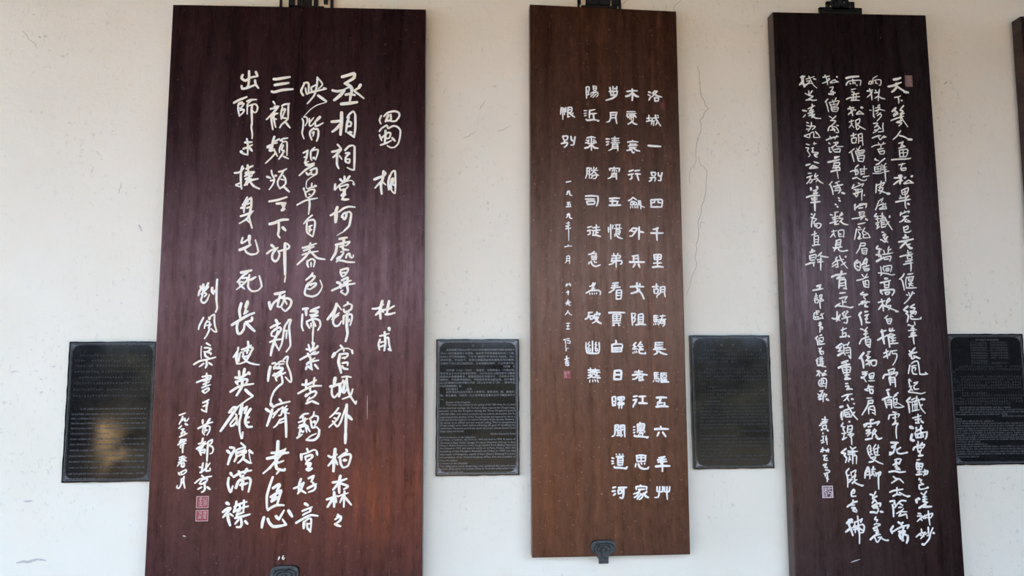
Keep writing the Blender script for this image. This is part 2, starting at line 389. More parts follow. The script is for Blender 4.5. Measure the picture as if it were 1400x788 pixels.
# brush strokes measured off the boards: width in 0.1 mm, then x z pairs in half millimetres from each board origin
STROKES = {
 'L': {
  'poem1': '''
丞 119 351 1947 395 1961 449 1977 446 1940 393 1904 373 1891/125 379 1895 421 1867 433 1843 428 1799/95 276 1834 315 1825 368 1838/125 371 1835 339 1791 292 1750/59 368 1838 391 1854 415 1858/101 383 1798 416 1805 458 1796/89 425 1799 417 1737/125 349 1720 412 1727 477 1738/119 501 1884 486 1856/83 495 1859 454 1834 493 1800 530 1770
相 125 354 1649 355 1575 349 1464/107 276 1571 320 1575 361 1584/107 344 1550 315 1513 283 1488/89 414 1613 400 1563 392 1489/77 399 1607 419 1638 448 1660 464 1632/89 464 1632 466 1521 458 1447/77 414 1576 432 1564 427 1533/71 403 1533 427 1539/83 407 1484 434 1465 458 1444/83 422 1490 440 1484
祠 74 327 1384 357 1351/89 284 1322 325 1332 357 1351/95 357 1342 325 1305 294 1277/89 326 1293 327 1219 342 1186/65 343 1293 364 1262/77 387 1336 418 1370 448 1377 463 1368/89 463 1368 464 1270 463 1178/65 460 1175 434 1181 407 1196/77 393 1312 422 1318/77 425 1312 396 1281 394 1245 421 1233 426 1263 397 1263
堂 89 353 1099 371 1081/83 388 1123 389 1081/89 429 1124 400 1087/104 377 1081 389 1075/83 316 1059 311 1013/59 314 1010 354 1056 400 1081 441 1090 462 1075/89 459 1066 465 1054/65 348 1038 361 1008 384 1020/65 354 1038 415 1057 413 1033 390 1014/119 390 1014 385 978 367 966/134 373 969 397 975/104 379 978 380 942/89 371 935 392 933 424 936
何 104 337 872 321 827/89 335 833 283 803/134 329 827 325 749/77 350 833 387 863 428 876 475 873/74 371 791 388 821 434 837/89 374 803 395 773 412 804/83 411 828 403 785/83 434 834 446 816 441 768 431 720 391 678/42 391 675 336 642
處 89 357 615 418 627/107 392 618 392 589/83 329 567 387 583 439 595/65 439 589 410 559/95 341 570 330 505 297 446/83 364 553 399 565/89 387 571 388 535 429 526/65 371 511 394 517/74 394 505 366 464 338 431/89 343 458 371 476/77 343 446 390 440 425 431 480 429/65 412 464 418 488 435 500 441 476 459 461/59 441 500 453 464 470 476 467 488
尋 89 371 354 383 319/77 371 366 426 381 429 363 409 328 386 313/71 391 345 412 348/101 347 269 370 260 377 222/83 381 283 427 310/95 430 307 425 251 432 198 415 169/65 415 169 377 195 394 207/77 399 269 456 284/83 308 204 376 236 428 251 486 260/83 376 245 416 257
錦 113 347 99 331 46 278 -24/59 350 99 368 75 386 52/107 334 46 326 17 321 -18/77 313 -24 364 11/77 327 -18 322 -47 337 -73 365 -70 388 -36/71 341 5 369 29/77 431 113 437 96/65 402 81 437 99 466 93/77 466 87 461 58 432 40/71 403 58 409 34 444 34/83 421 40 433 11/83 404 5 402 -59/71 404 5 461 17 468 -18 454 -70/101 430 17 429 -76 435 -134 422 -195/54 445 -41 450 -18
官 77 383 -226 409 -258 409 -272/119 341 -287 322 -318/54 347 -284 386 -255 438 -249 466 -261/83 472 -264 478 -290/107 381 -295 371 -353 383 -399 393 -439/77 387 -295 436 -290 439 -307 416 -330/71 399 -324 428 -319/77 400 -364 440 -359 440 -382/89 400 -387 412 -405 444 -411
城 125 348 -478 340 -524/101 310 -544 335 -541 375 -524/77 324 -547 325 -604 345 -629 376 -593/113 386 -524 387 -581 379 -621/71 369 -536 431 -496/77 408 -496 406 -513/71 399 -473 436 -467 470 -473/83 436 -479 443 -547 462 -610 508 -679/65 508 -679 514 -656/65 484 -565 467 -616 405 -641/65 415 -530 404 -581 421 -593 443 -553/101 420 -513 415 -576
外 71 378 -709 351 -746 312 -782/71 362 -752 391 -752 363 -803 308 -856/71 346 -785 374 -797/71 335 -808 370 -851 397 -814 419 -746 440 -684/107 440 -684 437 -786 436 -922/113 436 -899 435 -978/113 450 -769 482 -798
柏 119 359 -1021 353 -1100 349 -1189/83 307 -1071 335 -1083 374 -1061/89 352 -1094 331 -1122 309 -1147/77 364 -1105 379 -1139/77 441 -1025 453 -1036/71 453 -1039 419 -1061 383 -1086/89 397 -1089 404 -1134 421 -1162/83 400 -1084 431 -1067 470 -1062 479 -1084 460 -1146 427 -1162/107 426 -1106 446 -1106
森 107 403 -1223 393 -1279 397 -1351/89 345 -1272 390 -1267 451 -1246/89 390 -1279 349 -1328/83 401 -1279 463 -1302 430 -1324/77 358 -1345 358 -1378 375 -1373/101 358 -1345 360 -1455/83 303 -1399 336 -1389 381 -1373/95 353 -1389 310 -1455/71 370 -1384 376 -1422/65 386 -1378 431 -1362 464 -1352/83 436 -1340 433 -1456/77 426 -1373 404 -1423/83 437 -1379 489 -1441
々 77 389 -1511 395 -1528 368 -1549/89 384 -1527 412 -1528 407 -1555 379 -1577/89 368 -1582 391 -1593 411 -1599
''',
  'poem2': '''
映 83 46 1786 28 1823 53 1888/74 47 1888 76 1895 88 1874 87 1802/65 62 1848 72 1799 90 1805/77 155 1940 151 1862 132 1787 80 1718/65 155 1937 188 1900 195 1876 166 1844/71 107 1849 113 1818/65 107 1855 153 1881/77 87 1808 137 1822 228 1845/77 207 1851 228 1845/101 164 1788 231 1740/36 231 1733 157 1707 105 1669 54 1610
階 65 42 1592 52 1570 50 1515 45 1472 61 1426/59 54 1607 77 1605 84 1571 67 1534/59 98 1596 103 1534 123 1541 137 1559/59 105 1565 133 1602/113 183 1609 155 1578/74 146 1572 150 1532 179 1542 208 1560/77 138 1516 110 1491 107 1461 123 1418/77 139 1507 165 1508 174 1486 172 1443 161 1409/65 125 1476 139 1486 131 1449
碧 65 58 1310 93 1332/77 93 1332 85 1277 72 1231/59 65 1274 91 1286/59 69 1228 101 1241/65 148 1357 119 1326 118 1272 127 1250/65 125 1330 172 1339 170 1303 156 1254/104 138 1272 150 1266/107 81 1216 111 1211 145 1226/77 143 1211 82 1174 31 1125/77 117 1168 164 1187 165 1139 124 1135/77 86 1150 101 1132 129 1156/42 165 1136 119 1108 90 1077 89 1029 101 1017
草 77 69 1023 72 1005/65 132 1063 130 1030/89 155 1042 167 1042/59 101 1017 127 1030 161 1036/65 78 999 91 951/65 84 987 121 1011 153 1012 151 988 128 957 100 945/54 110 975 122 969/65 20 887 88 924 178 943/77 114 939 119 885 112 813
自 65 141 805 104 772 76 735/74 101 754 100 700 107 664 148 632/74 110 760 150 769 165 748 161 694 151 635/65 117 712 143 724/65 118 682 141 688/89 123 706 124 670
春 83 72 542 109 551 178 578/74 132 581 124 534/74 81 519 161 552/65 71 486 122 504 194 516/83 130 522 94 468 35 409/83 145 504 187 463 248 451/83 112 439 113 409 122 389/71 118 439 146 454 170 439 162 392/65 141 427 142 392
色 83 155 342 144 321 104 286/77 144 321 173 315 151 280 122 262/107 122 256 117 233/77 134 251 180 262 180 245 141 215 118 218/71 140 245 157 256/77 111 245 98 192 107 168 159 157 199 174 224 210/48 224 210 232 239 214 286
隔 101 87 58 127 63/77 85 17 82 -76 94 -111/101 110 58 114 8/89 151 46 213 75/83 145 40 202 40 180 17 140 11/77 152 -3 206 8/77 119 -53 143 -93/77 118 -41 169 -18 215 -30 225 -70 206 -108/89 164 -30 176 -53 188 -76/71 153 -53 154 -82/65 173 -53 169 -134 168 -197
葉 77 168 -197 168 -220/83 180 -208 164 -266/71 137 -220 153 -277/77 121 -254 147 -260/89 209 -231 192 -249 147 -272/77 215 -278 199 -289 176 -295/89 133 -289 148 -318/77 159 -295 192 -272/77 75 -337 131 -306 170 -295/77 127 -369 160 -352 217 -341/89 154 -318 161 -386 170 -415/89 127 -392 122 -412/83 138 -386 162 -409/83 189 -375 216 -407/65 127 -375 132 -363 188 -323
黃 89 127 -494 125 -551/77 189 -477 182 -546/89 97 -528 136 -529 203 -495/77 67 -596 126 -563 176 -540 244 -538/83 154 -546 160 -580/77 127 -619 160 -591 194 -580 206 -592 189 -620 150 -642/77 132 -602 121 -619/77 139 -654 156 -625/83 131 -673 173 -654/83 173 -654 225 -677
鸝 71 86 -783 114 -755 150 -750/83 108 -767 109 -795/65 76 -817 120 -801 145 -789/71 126 -784 115 -829 82 -840/71 77 -857 138 -840 150 -852/77 94 -868 81 -913/65 88 -868 111 -891 117 -879/71 127 -829 140 -891/71 144 -851 165 -888/71 160 -790 187 -767 192 -736/65 193 -767 221 -773 222 -801 195 -852/71 168 -801 181 -857 212 -852 235 -875/65 183 -818 199 -807 200 -829/89 235 -875 230 -920 203 -948 169 -953 138 -950/59 141 -947 174 -919 213 -903/77 68 -935 106 -907
空 77 145 -1016 155 -1042/101 102 -1058 106 -1100/65 110 -1058 149 -1047 199 -1025 222 -1037/83 219 -1042 225 -1065/71 133 -1075 139 -1103/83 139 -1075 178 -1064 189 -1076 162 -1103/83 162 -1098 140 -1125/89 140 -1131 176 -1126 169 -1153/113 147 -1170 163 -1176 186 -1165/89 157 -1137 160 -1164
好 89 106 -1242 94 -1286 90 -1347/77 53 -1313 94 -1297 127 -1270/83 127 -1270 106 -1325 84 -1352/77 106 -1325 145 -1350/83 162 -1240 204 -1218/77 201 -1226 182 -1265/89 156 -1314 189 -1298 222 -1282/77 194 -1270 217 -1298 206 -1326 165 -1342
音 107 139 -1427 164 -1441/71 121 -1482 154 -1469 195 -1453/89 182 -1458 182 -1486/71 127 -1512 155 -1496 182 -1486/83 76 -1569 139 -1534 188 -1513 239 -1520/101 137 -1562 135 -1611/71 140 -1562 167 -1540 189 -1541 190 -1585 186 -1639/71 159 -1573 163 -1617/59 162 -1579 184 -1574/71 163 -1606 183 -1634
''',
  'title': '''
蜀 71 672 1628 658 1590 670 1560/77 693 1622 723 1653 776 1667 812 1655 816 1624 789 1586 754 1583 724 1591/89 729 1635 706 1579/83 747 1638 747 1592 706 1585/71 659 1498 677 1523 718 1548 728 1523 766 1543 802 1537 826 1506 824 1451 809 1395 780 1367 750 1364 724 1379/71 660 1467 678 1421/89 707 1505 708 1461 702 1400/71 678 1443 725 1486 749 1481 737 1443 708 1437/71 670 1384 714 1400 756 1422/89 761 1444 785 1419
相 101 624 1100 671 1119 700 1131/101 697 1168 692 1113 678 1052 685 982/65 700 1165 715 1150 700 1125/77 683 1089 631 1030/59 695 1077 716 1055/89 748 1132 736 1077 740 1016/71 748 1126 765 1163 788 1169 792 1102 793 1041 788 986 758 1016/71 749 1022 763 1102 777 1108 772 1071 757 1053 764 1023/71 772 1059 790 1053
杜 107 702 122 686 52 690 -18/77 625 61 668 64 711 96/95 692 52 652 11/77 698 52 712 34/101 755 122 744 64 741 23/83 709 52 750 58 796 84/83 727 17 756 17 802 29
甫 119 757 -90 760 -108/71 686 -154 718 -146 758 -134/89 723 -122 730 -215 722 -268/77 689 -180 678 -215 685 -262/77 735 -169 753 -169 759 -215 774 -268/83 754 -256 777 -268/71 695 -204 718 -198/71 690 -238 730 -221
''',
  'poem3': '''
三 107 -193 1918 -164 1919 -64 1939/107 -183 1869 -151 1875 -72 1889/101 -205 1815 -184 1810 -120 1829 -38 1837
顧 71 -191 1732 -175 1708/77 -181 1689 -145 1693/77 -209 1670 -180 1677 -151 1687 -191 1634 -239 1581/77 -174 1659 -201 1603 -187 1499/71 -202 1627 -150 1634/71 -161 1634 -184 1609 -170 1536 -164 1518/71 -201 1597 -160 1585/71 -122 1696 -99 1709 -61 1716/71 -116 1684 -126 1635 -122 1586/71 -70 1710 -69 1587/65 -115 1660 -92 1672 -114 1604/71 -113 1598 -72 1587 -118 1543 -132 1515/77 -89 1562 -52 1516
頻 89 -173 1442 -184 1396 -193 1329/77 -166 1402 -132 1424/95 -200 1371 -229 1353 -183 1365/101 -188 1359 -205 1326 -182 1329/71 -176 1341 -145 1281/65 -158 1311 -191 1268 -236 1222/65 -183 1384 -148 1390/71 -126 1409 -103 1425 -68 1431/77 -114 1415 -108 1397/65 -113 1385 -129 1342 -129 1311/59 -108 1397 -73 1397 -70 1288/65 -101 1373 -112 1336 -88 1318/71 -94 1330 -105 1300 -133 1257/65 -99 1281 -57 1261
煩 65 -188 1165 -182 1135 -163 1093 -173 1051 -201 1008/83 -222 1114 -192 1102/83 -158 1123 -146 1120/65 -192 1081 -163 1087/71 -130 1154 -101 1160 -69 1179/71 -95 1154 -134 1081 -133 1045 -114 1015/71 -94 1124 -76 1094 -75 1058 -97 1033/59 -111 1094 -87 1088/71 -120 1021 -86 1034/83 -86 1034 -44 992
天 83 -198 913 -129 926 -60 950/95 -140 896 -71 902/101 -99 902 -87 872/89 -71 902 -87 860 -98 842/101 -98 842 -75 854
下 107 -190 731 -153 740 -96 765 -44 768/89 -118 741 -116 681 -121 645 -106 622/107 -88 705 -64 681
計 101 -170 563 -147 545/77 -203 495 -169 522 -118 543/83 -124 540 -157 498 -161 457 -138 433 -115 451 -105 492 -117 516/77 -117 513 -83 522 -37 537 -32 558 -50 575 -67 581/113 -64 575 -65 504 -57 328/59 -54 316 -59 269
兩 107 -133 176 -96 182 -56 194/107 -174 112 -161 54/83 -161 60 -134 112 -56 165/89 -90 176 -100 130 -110 77/71 -105 77 -82 77 -60 130 -56 170/71 -55 130 -37 95/83 -72 141 -26 141 -3 118 -13 77 -47 42 -76 66
朝 107 -119 -27 -101 -56/83 -157 -88 -123 -68 -84 -53/71 -106 -62 -111 -97 -144 -120 -149 -149 -132 -154/77 -128 -102 -88 -85 -77 -102 -98 -143/89 -99 -114 -109 -149 -120 -183/77 -159 -200 -120 -183 -69 -177/101 -115 -154 -130 -212 -140 -246 -150 -304/77 -16 -27 -49 -79 -58 -149 -68 -212 -89 -264/77 -22 -27 -2 -27 -15 -79 -7 -155 -2 -229 -32 -275/65 -31 -108 -35 -172/59 -54 -114 -31 -108/71 -125 -195 -95 -252
開 101 -150 -389 -160 -446 -164 -500/71 -53 -338 -31 -315 -17 -315 -24 -367 1 -430 13 -487 6 -510 -32 -470/71 -137 -366 -114 -361 -108 -378/65 -125 -395 -75 -349 -41 -352/59 -86 -372 -46 -367/65 -124 -406 -97 -395 -80 -384/89 -102 -401 -57 -401 -67 -424 -129 -458/77 -118 -441 -99 -498/77 -100 -464 -33 -435/89 -62 -418 -78 -447 -105 -475/77 -61 -464 -54 -515 -81 -538 -114 -577 -135 -628 -139 -668
濟 113 -139 -673 -122 -695/101 -174 -712 -143 -735/101 -126 -718 -136 -763 -162 -841/77 -121 -701 -83 -679 7 -657/77 -73 -639 -55 -662/65 -120 -752 -81 -724 -43 -696/65 -76 -713 -119 -780/71 -43 -702 -58 -758 -75 -763/65 -53 -730 -15 -688/59 -36 -724 -9 -713 -25 -741 4 -747/65 -42 -724 -18 -770/71 -63 -792 -89 -836 -111 -853/71 -62 -797 -29 -781/65 -67 -820 -34 -809/95 -24 -764 -16 -860 -14 -927
老 119 -75 -959 -78 -1049 -93 -1093/89 -122 -1045 -78 -1043 -22 -1021/107 -154 -1087 -99 -1076 -66 -1054 6 -1044/83 -17 -1016 -44 -1055 -82 -1099 -141 -1165 -179 -1198/59 -82 -1099 -130 -1165/107 -76 -1110 -86 -1138 -74 -1166 -24 -1177 -18 -1166/71 -70 -1121 -28 -1105/71 -63 -1182 -79 -1204
臣 89 -106 -1226 -131 -1303 -146 -1369 -143 -1452 -134 -1474/101 -103 -1309 -60 -1282 -54 -1293 -75 -1332/101 -118 -1375 -74 -1348 -42 -1327 -52 -1370 -67 -1425/119 -85 -1370 -111 -1408/107 -106 -1403 -63 -1376/89 -132 -1468 -110 -1452 -72 -1436 -16 -1437
心 107 -163 -1524 -173 -1562 -177 -1600/101 -135 -1535 -123 -1563 -95 -1591 -51 -1591 4 -1581/77 4 -1581 -25 -1540/107 -75 -1517 -52 -1542/83 -52 -1542 -31 -1504 -15 -1474/113 18 -1477 47 -1522
''',
  'poem4': '''
出 89 -389 1982 -387 1914 -391 1865 -408 1833/95 -438 1950 -446 1922 -416 1901 -376 1927 -323 1940/89 -336 1977 -320 1940/89 -444 1857 -437 1833 -402 1840 -333 1869/89 -340 1906 -333 1872 -311 1841
師 89 -500 1715 -457 1740 -400 1766/71 -433 1722 -462 1709 -463 1654 -452 1605/65 -456 1703 -421 1710 -443 1673 -455 1672/65 -448 1654 -419 1661 -424 1636 -453 1608/65 -449 1673 -419 1655/77 -398 1729 -370 1742 -323 1745/65 -363 1735 -392 1704 -392 1624/65 -385 1692 -333 1708 -312 1681 -320 1644 -337 1638 -355 1656/83 -356 1699 -358 1656 -351 1533/65 -352 1564 -356 1515 -346 1460 -347 1423
未 77 -388 1420 -378 1369 -378 1287/83 -402 1390 -346 1394/77 -414 1338 -380 1351 -343 1372/107 -431 1317 -419 1302/89 -362 1345 -344 1321/71 -419 1302 -384 1290
捷 83 -415 1196 -425 1144 -422 1054 -415 1012/77 -474 1141 -437 1147 -403 1181/65 -419 1063 -454 1048 -459 1042 -415 1024/89 -375 1205 -368 1151/83 -386 1175 -334 1200/77 -390 1145 -321 1152/65 -395 1115 -321 1149 -338 1133/71 -390 1133 -367 1139/77 -362 1151 -360 1109 -375 1043/77 -389 1091 -338 1121/77 -393 1042 -360 1085 -343 1097/77 -365 1067 -336 1085 -290 1095/83 -360 1085 -323 1037 -276 1014/77 -371 1091 -387 1049
身 77 -369 945 -388 905 -405 881/77 -338 942 -360 924 -382 888 -392 834/83 -337 936 -336 882 -345 822 -350 787 -324 698/71 -370 888 -348 900/71 -369 858 -341 870/83 -415 857 -387 870/83 -416 792 -362 810 -320 834/71 -323 834 -372 768 -423 735/59 -372 768 -342 739/77 -393 882 -391 822
先 71 -393 621 -403 579 -383 585 -344 615/119 -342 636 -343 586/107 -415 523 -376 538 -331 565/77 -343 592 -337 568/77 -372 521 -358 503 -328 488 -289 492 -269 509/65 -269 509 -279 551 -295 604
死 107 -398 344 -364 350 -316 362/77 -347 344 -385 315 -424 268/71 -385 298 -345 303 -361 268 -427 210/77 -413 280 -400 245 -365 216/71 -413 274 -367 268/71 -332 327 -338 268 -337 228 -308 198 -262 204 -235 234/71 -235 234 -242 275 -257 321/89 -322 286 -283 310
長 107 -387 103 -399 48 -391 -10/107 -339 118 -355 71/77 -333 106 -354 48 -359 25/89 -337 42 -364 19/101 -454 -67 -391 -27 -335 8 -285 28/89 -407 -44 -414 -85 -404 -131 -382 -131 -360 -96 -356 -56 -334 -39/95 -301 -7 -306 -33 -351 -44/107 -345 -50 -310 -85 -278 -114
使 71 -398 -240 -402 -268 -434 -317/107 -405 -280 -409 -320 -402 -365/83 -326 -194 -322 -228 -331 -286/71 -372 -257 -338 -246 -300 -223/65 -391 -348 -382 -285 -366 -274/71 -360 -280 -353 -314 -303 -297/77 -333 -240 -288 -243 -298 -269 -319 -314 -340 -348 -379 -365 -396 -365/71 -364 -308 -329 -348 -289 -366 -235 -375/59 -354 -268 -315 -263
英 89 -386 -422 -381 -474/101 -344 -405 -354 -462/101 -412 -471 -376 -474 -326 -445/107 -315 -434 -304 -446/89 -408 -502 -391 -525/89 -397 -502 -342 -485 -319 -491 -335 -525/83 -447 -581 -395 -547 -346 -530 -273 -520/101 -358 -485 -362 -542 -399 -609/107 -333 -565 -304 -593 -276 -613/54 -275 -616 -319 -644 -385 -694 -417 -728 -450 -741
雄 89 -450 -738 -418 -699 -385 -699/107 -396 -705 -438 -772 -509 -878/71 -400 -750 -393 -766 -436 -822 -435 -839/77 -435 -839 -413 -834 -387 -800/77 -393 -766 -386 -834/101 -352 -671 -372 -750/83 -361 -727 -329 -699/77 -351 -699 -360 -761 -370 -812 -365 -879 -351 -935/59 -342 -885 -343 -935/101 -318 -694 -333 -744/101 -289 -711 -316 -756 -325 -812 -307 -846 -274 -846/89 -315 -778 -298 -773/83 -308 -812 -297 -812
淚 89 -435 -1000 -402 -1006 -402 -1015/101 -454 -1025 -431 -1045/101 -401 -1023 -427 -1067 -445 -1128/77 -398 -1106 -383 -1073 -385 -1023 -330 -1001/71 -353 -968 -319 -1001 -335 -1024/89 -384 -1045 -323 -1024 -317 -1040 -377 -1068/83 -339 -1046 -327 -1068 -349 -1101 -370 -1118/89 -327 -1090 -293 -1113 -270 -1119/89 -290 -1024 -262 -1047/42 -290 -1041 -282 -1085 -273 -1113
滿 101 -423 -1192 -411 -1211/89 -435 -1227 -439 -1277 -418 -1335 -403 -1289/107 -302 -1163 -318 -1196/89 -400 -1222 -346 -1190 -268 -1174/89 -363 -1179 -344 -1223/101 -380 -1305 -365 -1261 -349 -1240/89 -360 -1251 -294 -1229 -272 -1246 -276 -1290 -285 -1334/95 -328 -1212 -332 -1267 -330 -1317/83 -348 -1284 -321 -1257/83 -320 -1279 -293 -1268
襟 113 -445 -1413 -426 -1424/89 -470 -1481 -436 -1454 -414 -1449/95 -414 -1454 -435 -1481 -466 -1519/107 -434 -1498 -427 -1536 -412 -1580/71 -418 -1493 -392 -1512/83 -371 -1403 -376 -1439 -391 -1482/77 -316 -1396 -315 -1434 -319 -1483/77 -386 -1444 -349 -1423 -294 -1407/77 -391 -1482 -342 -1456 -282 -1440/77 -348 -1428 -342 -1466 -363 -1483/77 -357 -1499 -314 -1483/83 -378 -1526 -329 -1516 -269 -1500/83 -363 -1493 -367 -1526/89 -334 -1527 -327 -1570 -337 -1592 -365 -1592/77 -350 -1537 -377 -1570/89 -303 -1549 -283 -1571
''',
  'sign': '''
劉 80 -703 237 -698 215 -709 193 -715 163/89 -682 250 -680 198/89 -644 261 -656 233 -684 198/80 -643 233 -676 193 -696 172/67 -675 185 -654 176 -670 154/67 -683 172 -694 128 -685 111 -668 106 -648 128 -632 172/98 -613 224 -612 193 -601 176/80 -577 290 -579 215 -576 128 -569 67 -580 33/76 -599 189 -579 215
開 71 -670 -8 -683 -37 -699 -71 -704 -101/54 -630 -4 -627 -24 -617 -19/62 -625 -24 -613 2 -588 15 -587 -28 -581 -71 -566 -119 -588 -114 -609 -93/62 -641 -32 -657 -67 -660 -93/58 -645 -45 -624 -41 -623 -62 -648 -71/67 -611 -62 -627 -84 -622 -101 -637 -140 -657 -172
渠 67 -641 -206 -609 -225/40 -677 -229 -678 -281 -674 -328/67 -654 -242 -629 -242 -603 -251 -632 -272 -657 -272/76 -636 -272 -602 -285 -606 -294/76 -649 -281 -643 -306 -618 -319/71 -729 -370 -688 -345 -630 -332 -567 -315/80 -634 -336 -632 -375 -640 -396/67 -654 -362 -686 -387/71 -616 -358 -590 -375
書 71 -630 -438 -629 -472 -634 -540/67 -662 -465 -633 -459 -595 -459 -607 -489/67 -702 -507 -657 -489 -612 -472/67 -653 -497 -607 -485/67 -652 -523 -606 -502/58 -661 -548 -630 -535 -597 -525/67 -658 -573 -636 -590/62 -650 -569 -613 -550 -608 -565 -636 -590
于 71 -650 -662 -630 -654 -605 -639/58 -647 -690 -616 -675/76 -613 -658 -620 -692 -620 -734/62 -657 -713 -639 -725 -618 -730
首 76 -645 -792 -644 -821/76 -591 -784 -615 -817/71 -678 -856 -635 -834 -603 -817 -570 -809/58 -639 -851 -642 -884 -628 -905/58 -635 -851 -610 -838 -591 -843 -592 -876 -610 -907/58 -622 -851 -627 -888/54 -617 -872 -605 -868
都 71 -638 -930 -647 -963 -671 -971/62 -667 -972 -638 -963 -618 -955/76 -682 -1009 -650 -988 -613 -968/76 -630 -964 -641 -997 -669 -1021/76 -661 -1017 -647 -1055/67 -649 -1022 -620 -1014 -623 -1043/58 -644 -1038 -623 -1034/62 -597 -956 -569 -941 -572 -964 -588 -985 -567 -993 -558 -1014 -565 -1039 -581 -1047/76 -599 -960 -601 -1031 -602 -1101
北 71 -630 -1116 -635 -1153 -638 -1186/62 -656 -1145 -635 -1149/67 -650 -1186 -614 -1162 -579 -1117/71 -603 -1116 -606 -1149 -605 -1174 -577 -1171 -577 -1154
京 62 -637 -1207 -620 -1220/62 -620 -1224 -595 -1220 -563 -1214/62 -684 -1264 -652 -1236 -620 -1224/58 -651 -1269 -632 -1240 -595 -1232 -598 -1249 -627 -1265/58 -643 -1273 -602 -1261/76 -614 -1265 -609 -1302 -616 -1323 -632 -1331/67 -634 -1294 -662 -1310/80 -592 -1294 -571 -1311
''',
  'date': '''
一 58 -821 -755 -776 -738
九 62 -796 -765 -803 -790 -820 -822/58 -799 -795 -779 -778 -778 -799 -761 -795 -750 -778
六 76 -775 -820 -756 -829/58 -801 -834 -821 -855
五 58 -804 -862 -780 -858/62 -788 -862 -795 -887 -802 -908/58 -803 -891 -775 -879 -778 -904/62 -812 -918 -782 -904 -757 -891
年 54 -797 -937 -813 -958/54 -805 -941 -762 -935/62 -793 -937 -796 -962/58 -822 -978 -796 -958 -761 -946/54 -803 -999 -799 -978 -763 -966/71 -776 -950 -786 -995 -784 -1037
春 54 -808 -1073 -767 -1063/54 -807 -1089 -756 -1073/49 -814 -1110 -786 -1098 -753 -1098/58 -783 -1060 -794 -1102 -819 -1135/58 -778 -1085 -761 -1094/67 -789 -1114 -788 -1139 -772 -1139 -771 -1114 -789 -1114
四 62 -809 -1184 -802 -1201/54 -803 -1188 -758 -1164 -752 -1177 -774 -1197 -802 -1201/58 -787 -1176 -786 -1193
月 58 -785 -1230 -787 -1275 -802 -1300 -817 -1295 -813 -1279/67 -767 -1214 -769 -1251 -757 -1300/45 -784 -1234 -764 -1218/49 -779 -1259 -763 -1255
''',
  'number': '''
6 35 -10 -1807 -19 -1826 -9 -1836 -3 -1823 -16 -1823
1 44 -39 -1816 -48 -1838
''',
 },
 'M': {
  'm1': '''
洛 73 367 1867 387 1859/73 363 1843 380 1834/73 383 1823 368 1795/67 420 1877 398 1853/67 414 1871 440 1874 404 1835 380 1817/73 407 1853 433 1838 477 1824/67 415 1817 420 1787/73 415 1817 450 1818 444 1788/73 417 1789 447 1791
城 67 347 1640 382 1644/67 365 1667 364 1620/67 343 1614 381 1623/61 390 1641 446 1648/61 393 1638 383 1585/61 404 1621 403 1579/56 396 1618 416 1621/73 420 1668 425 1633 462 1577/61 439 1621 421 1585/56 435 1669 446 1660
一 95 353 1409 405 1405 457 1403
別 73 373 1184 378 1157/67 373 1184 408 1181 401 1155 376 1157/67 361 1137 407 1140 400 1111/73 375 1134 372 1119 354 1108/73 431 1181 433 1155 451 1155/73 463 1182 453 1146 450 1117 429 1117
四 78 365 953 366 892/78 365 953 411 956 457 953 453 895/78 363 895 409 895 453 895/73 396 950 393 935 376 929/73 425 950 425 933 445 930
千 84 419 722 393 711 376 710/84 358 679 404 679 458 679/84 410 714 406 668 408 619
里 73 379 500 381 463/73 379 500 436 500 433 463/67 382 480 433 482/73 381 462 433 463/73 408 500 405 401/78 375 432 438 434/89 365 398 408 404 451 400
胡 73 359 239 410 242/73 393 262 392 219/67 372 219 374 186/67 372 219 404 219 400 188 374 187/67 424 236 423 191 397 169 393 152/67 424 236 461 239 457 191 462 157/61 426 217 458 218/61 426 197 457 198
騎 61 367 7 366 -43/56 367 7 401 7/56 369 -9 401 -8/56 369 -26 400 -25/56 384 7 383 -43/61 366 -43 405 -40 402 -71/45 362 -60 362 -68/45 377 -54 376 -68/45 391 -54 391 -65/61 415 2 458 5/61 438 10 426 -21/67 409 -26 463 -23/61 420 -35 419 -54 439 -54 439 -37 420 -37/73 451 -26 450 -65 436 -79
長 73 373 -210 369 -266/67 373 -210 435 -210/67 375 -230 432 -227/67 375 -249 431 -246/78 357 -264 408 -261 453 -264/73 380 -270 385 -292 359 -306/84 396 -278 424 -295 463 -306
驅 61 358 -449 360 -496/56 358 -449 392 -449/56 361 -466 392 -464/56 360 -482 391 -481/56 375 -449 374 -496/61 357 -497 394 -496 390 -524/45 354 -510 345 -523/45 368 -510 371 -521/45 379 -510 382 -521/73 412 -452 410 -524/67 412 -455 459 -453/56 425 -469 453 -468 453 -485 425 -485 425 -469/56 422 -496 421 -510 433 -510 433 -496/56 444 -496 444 -510 455 -510 456 -496/84 410 -524 441 -521 472 -524
五 95 370 -647 409 -644 451 -647/100 404 -650 392 -688/84 381 -681 377 -708/73 380 -689 420 -687/84 434 -687 433 -709/100 366 -718 413 -713 461 -717
六 95 350 -893 403 -891 459 -893/78 398 -872 400 -888/78 383 -918 368 -947/84 413 -918 438 -953
年 78 425 -1108 397 -1113 375 -1116/78 366 -1132 436 -1127/73 369 -1148 441 -1145/73 391 -1129 396 -1172/100 351 -1182 407 -1178 462 -1180/84 405 -1119 403 -1221
艸 67 358 -1338 357 -1372 368 -1375/67 380 -1338 371 -1397 362 -1418 337 -1420/67 402 -1338 399 -1376 374 -1375/67 416 -1339 415 -1376/73 436 -1339 434 -1387 436 -1435/67 458 -1339 451 -1376 413 -1376
''',
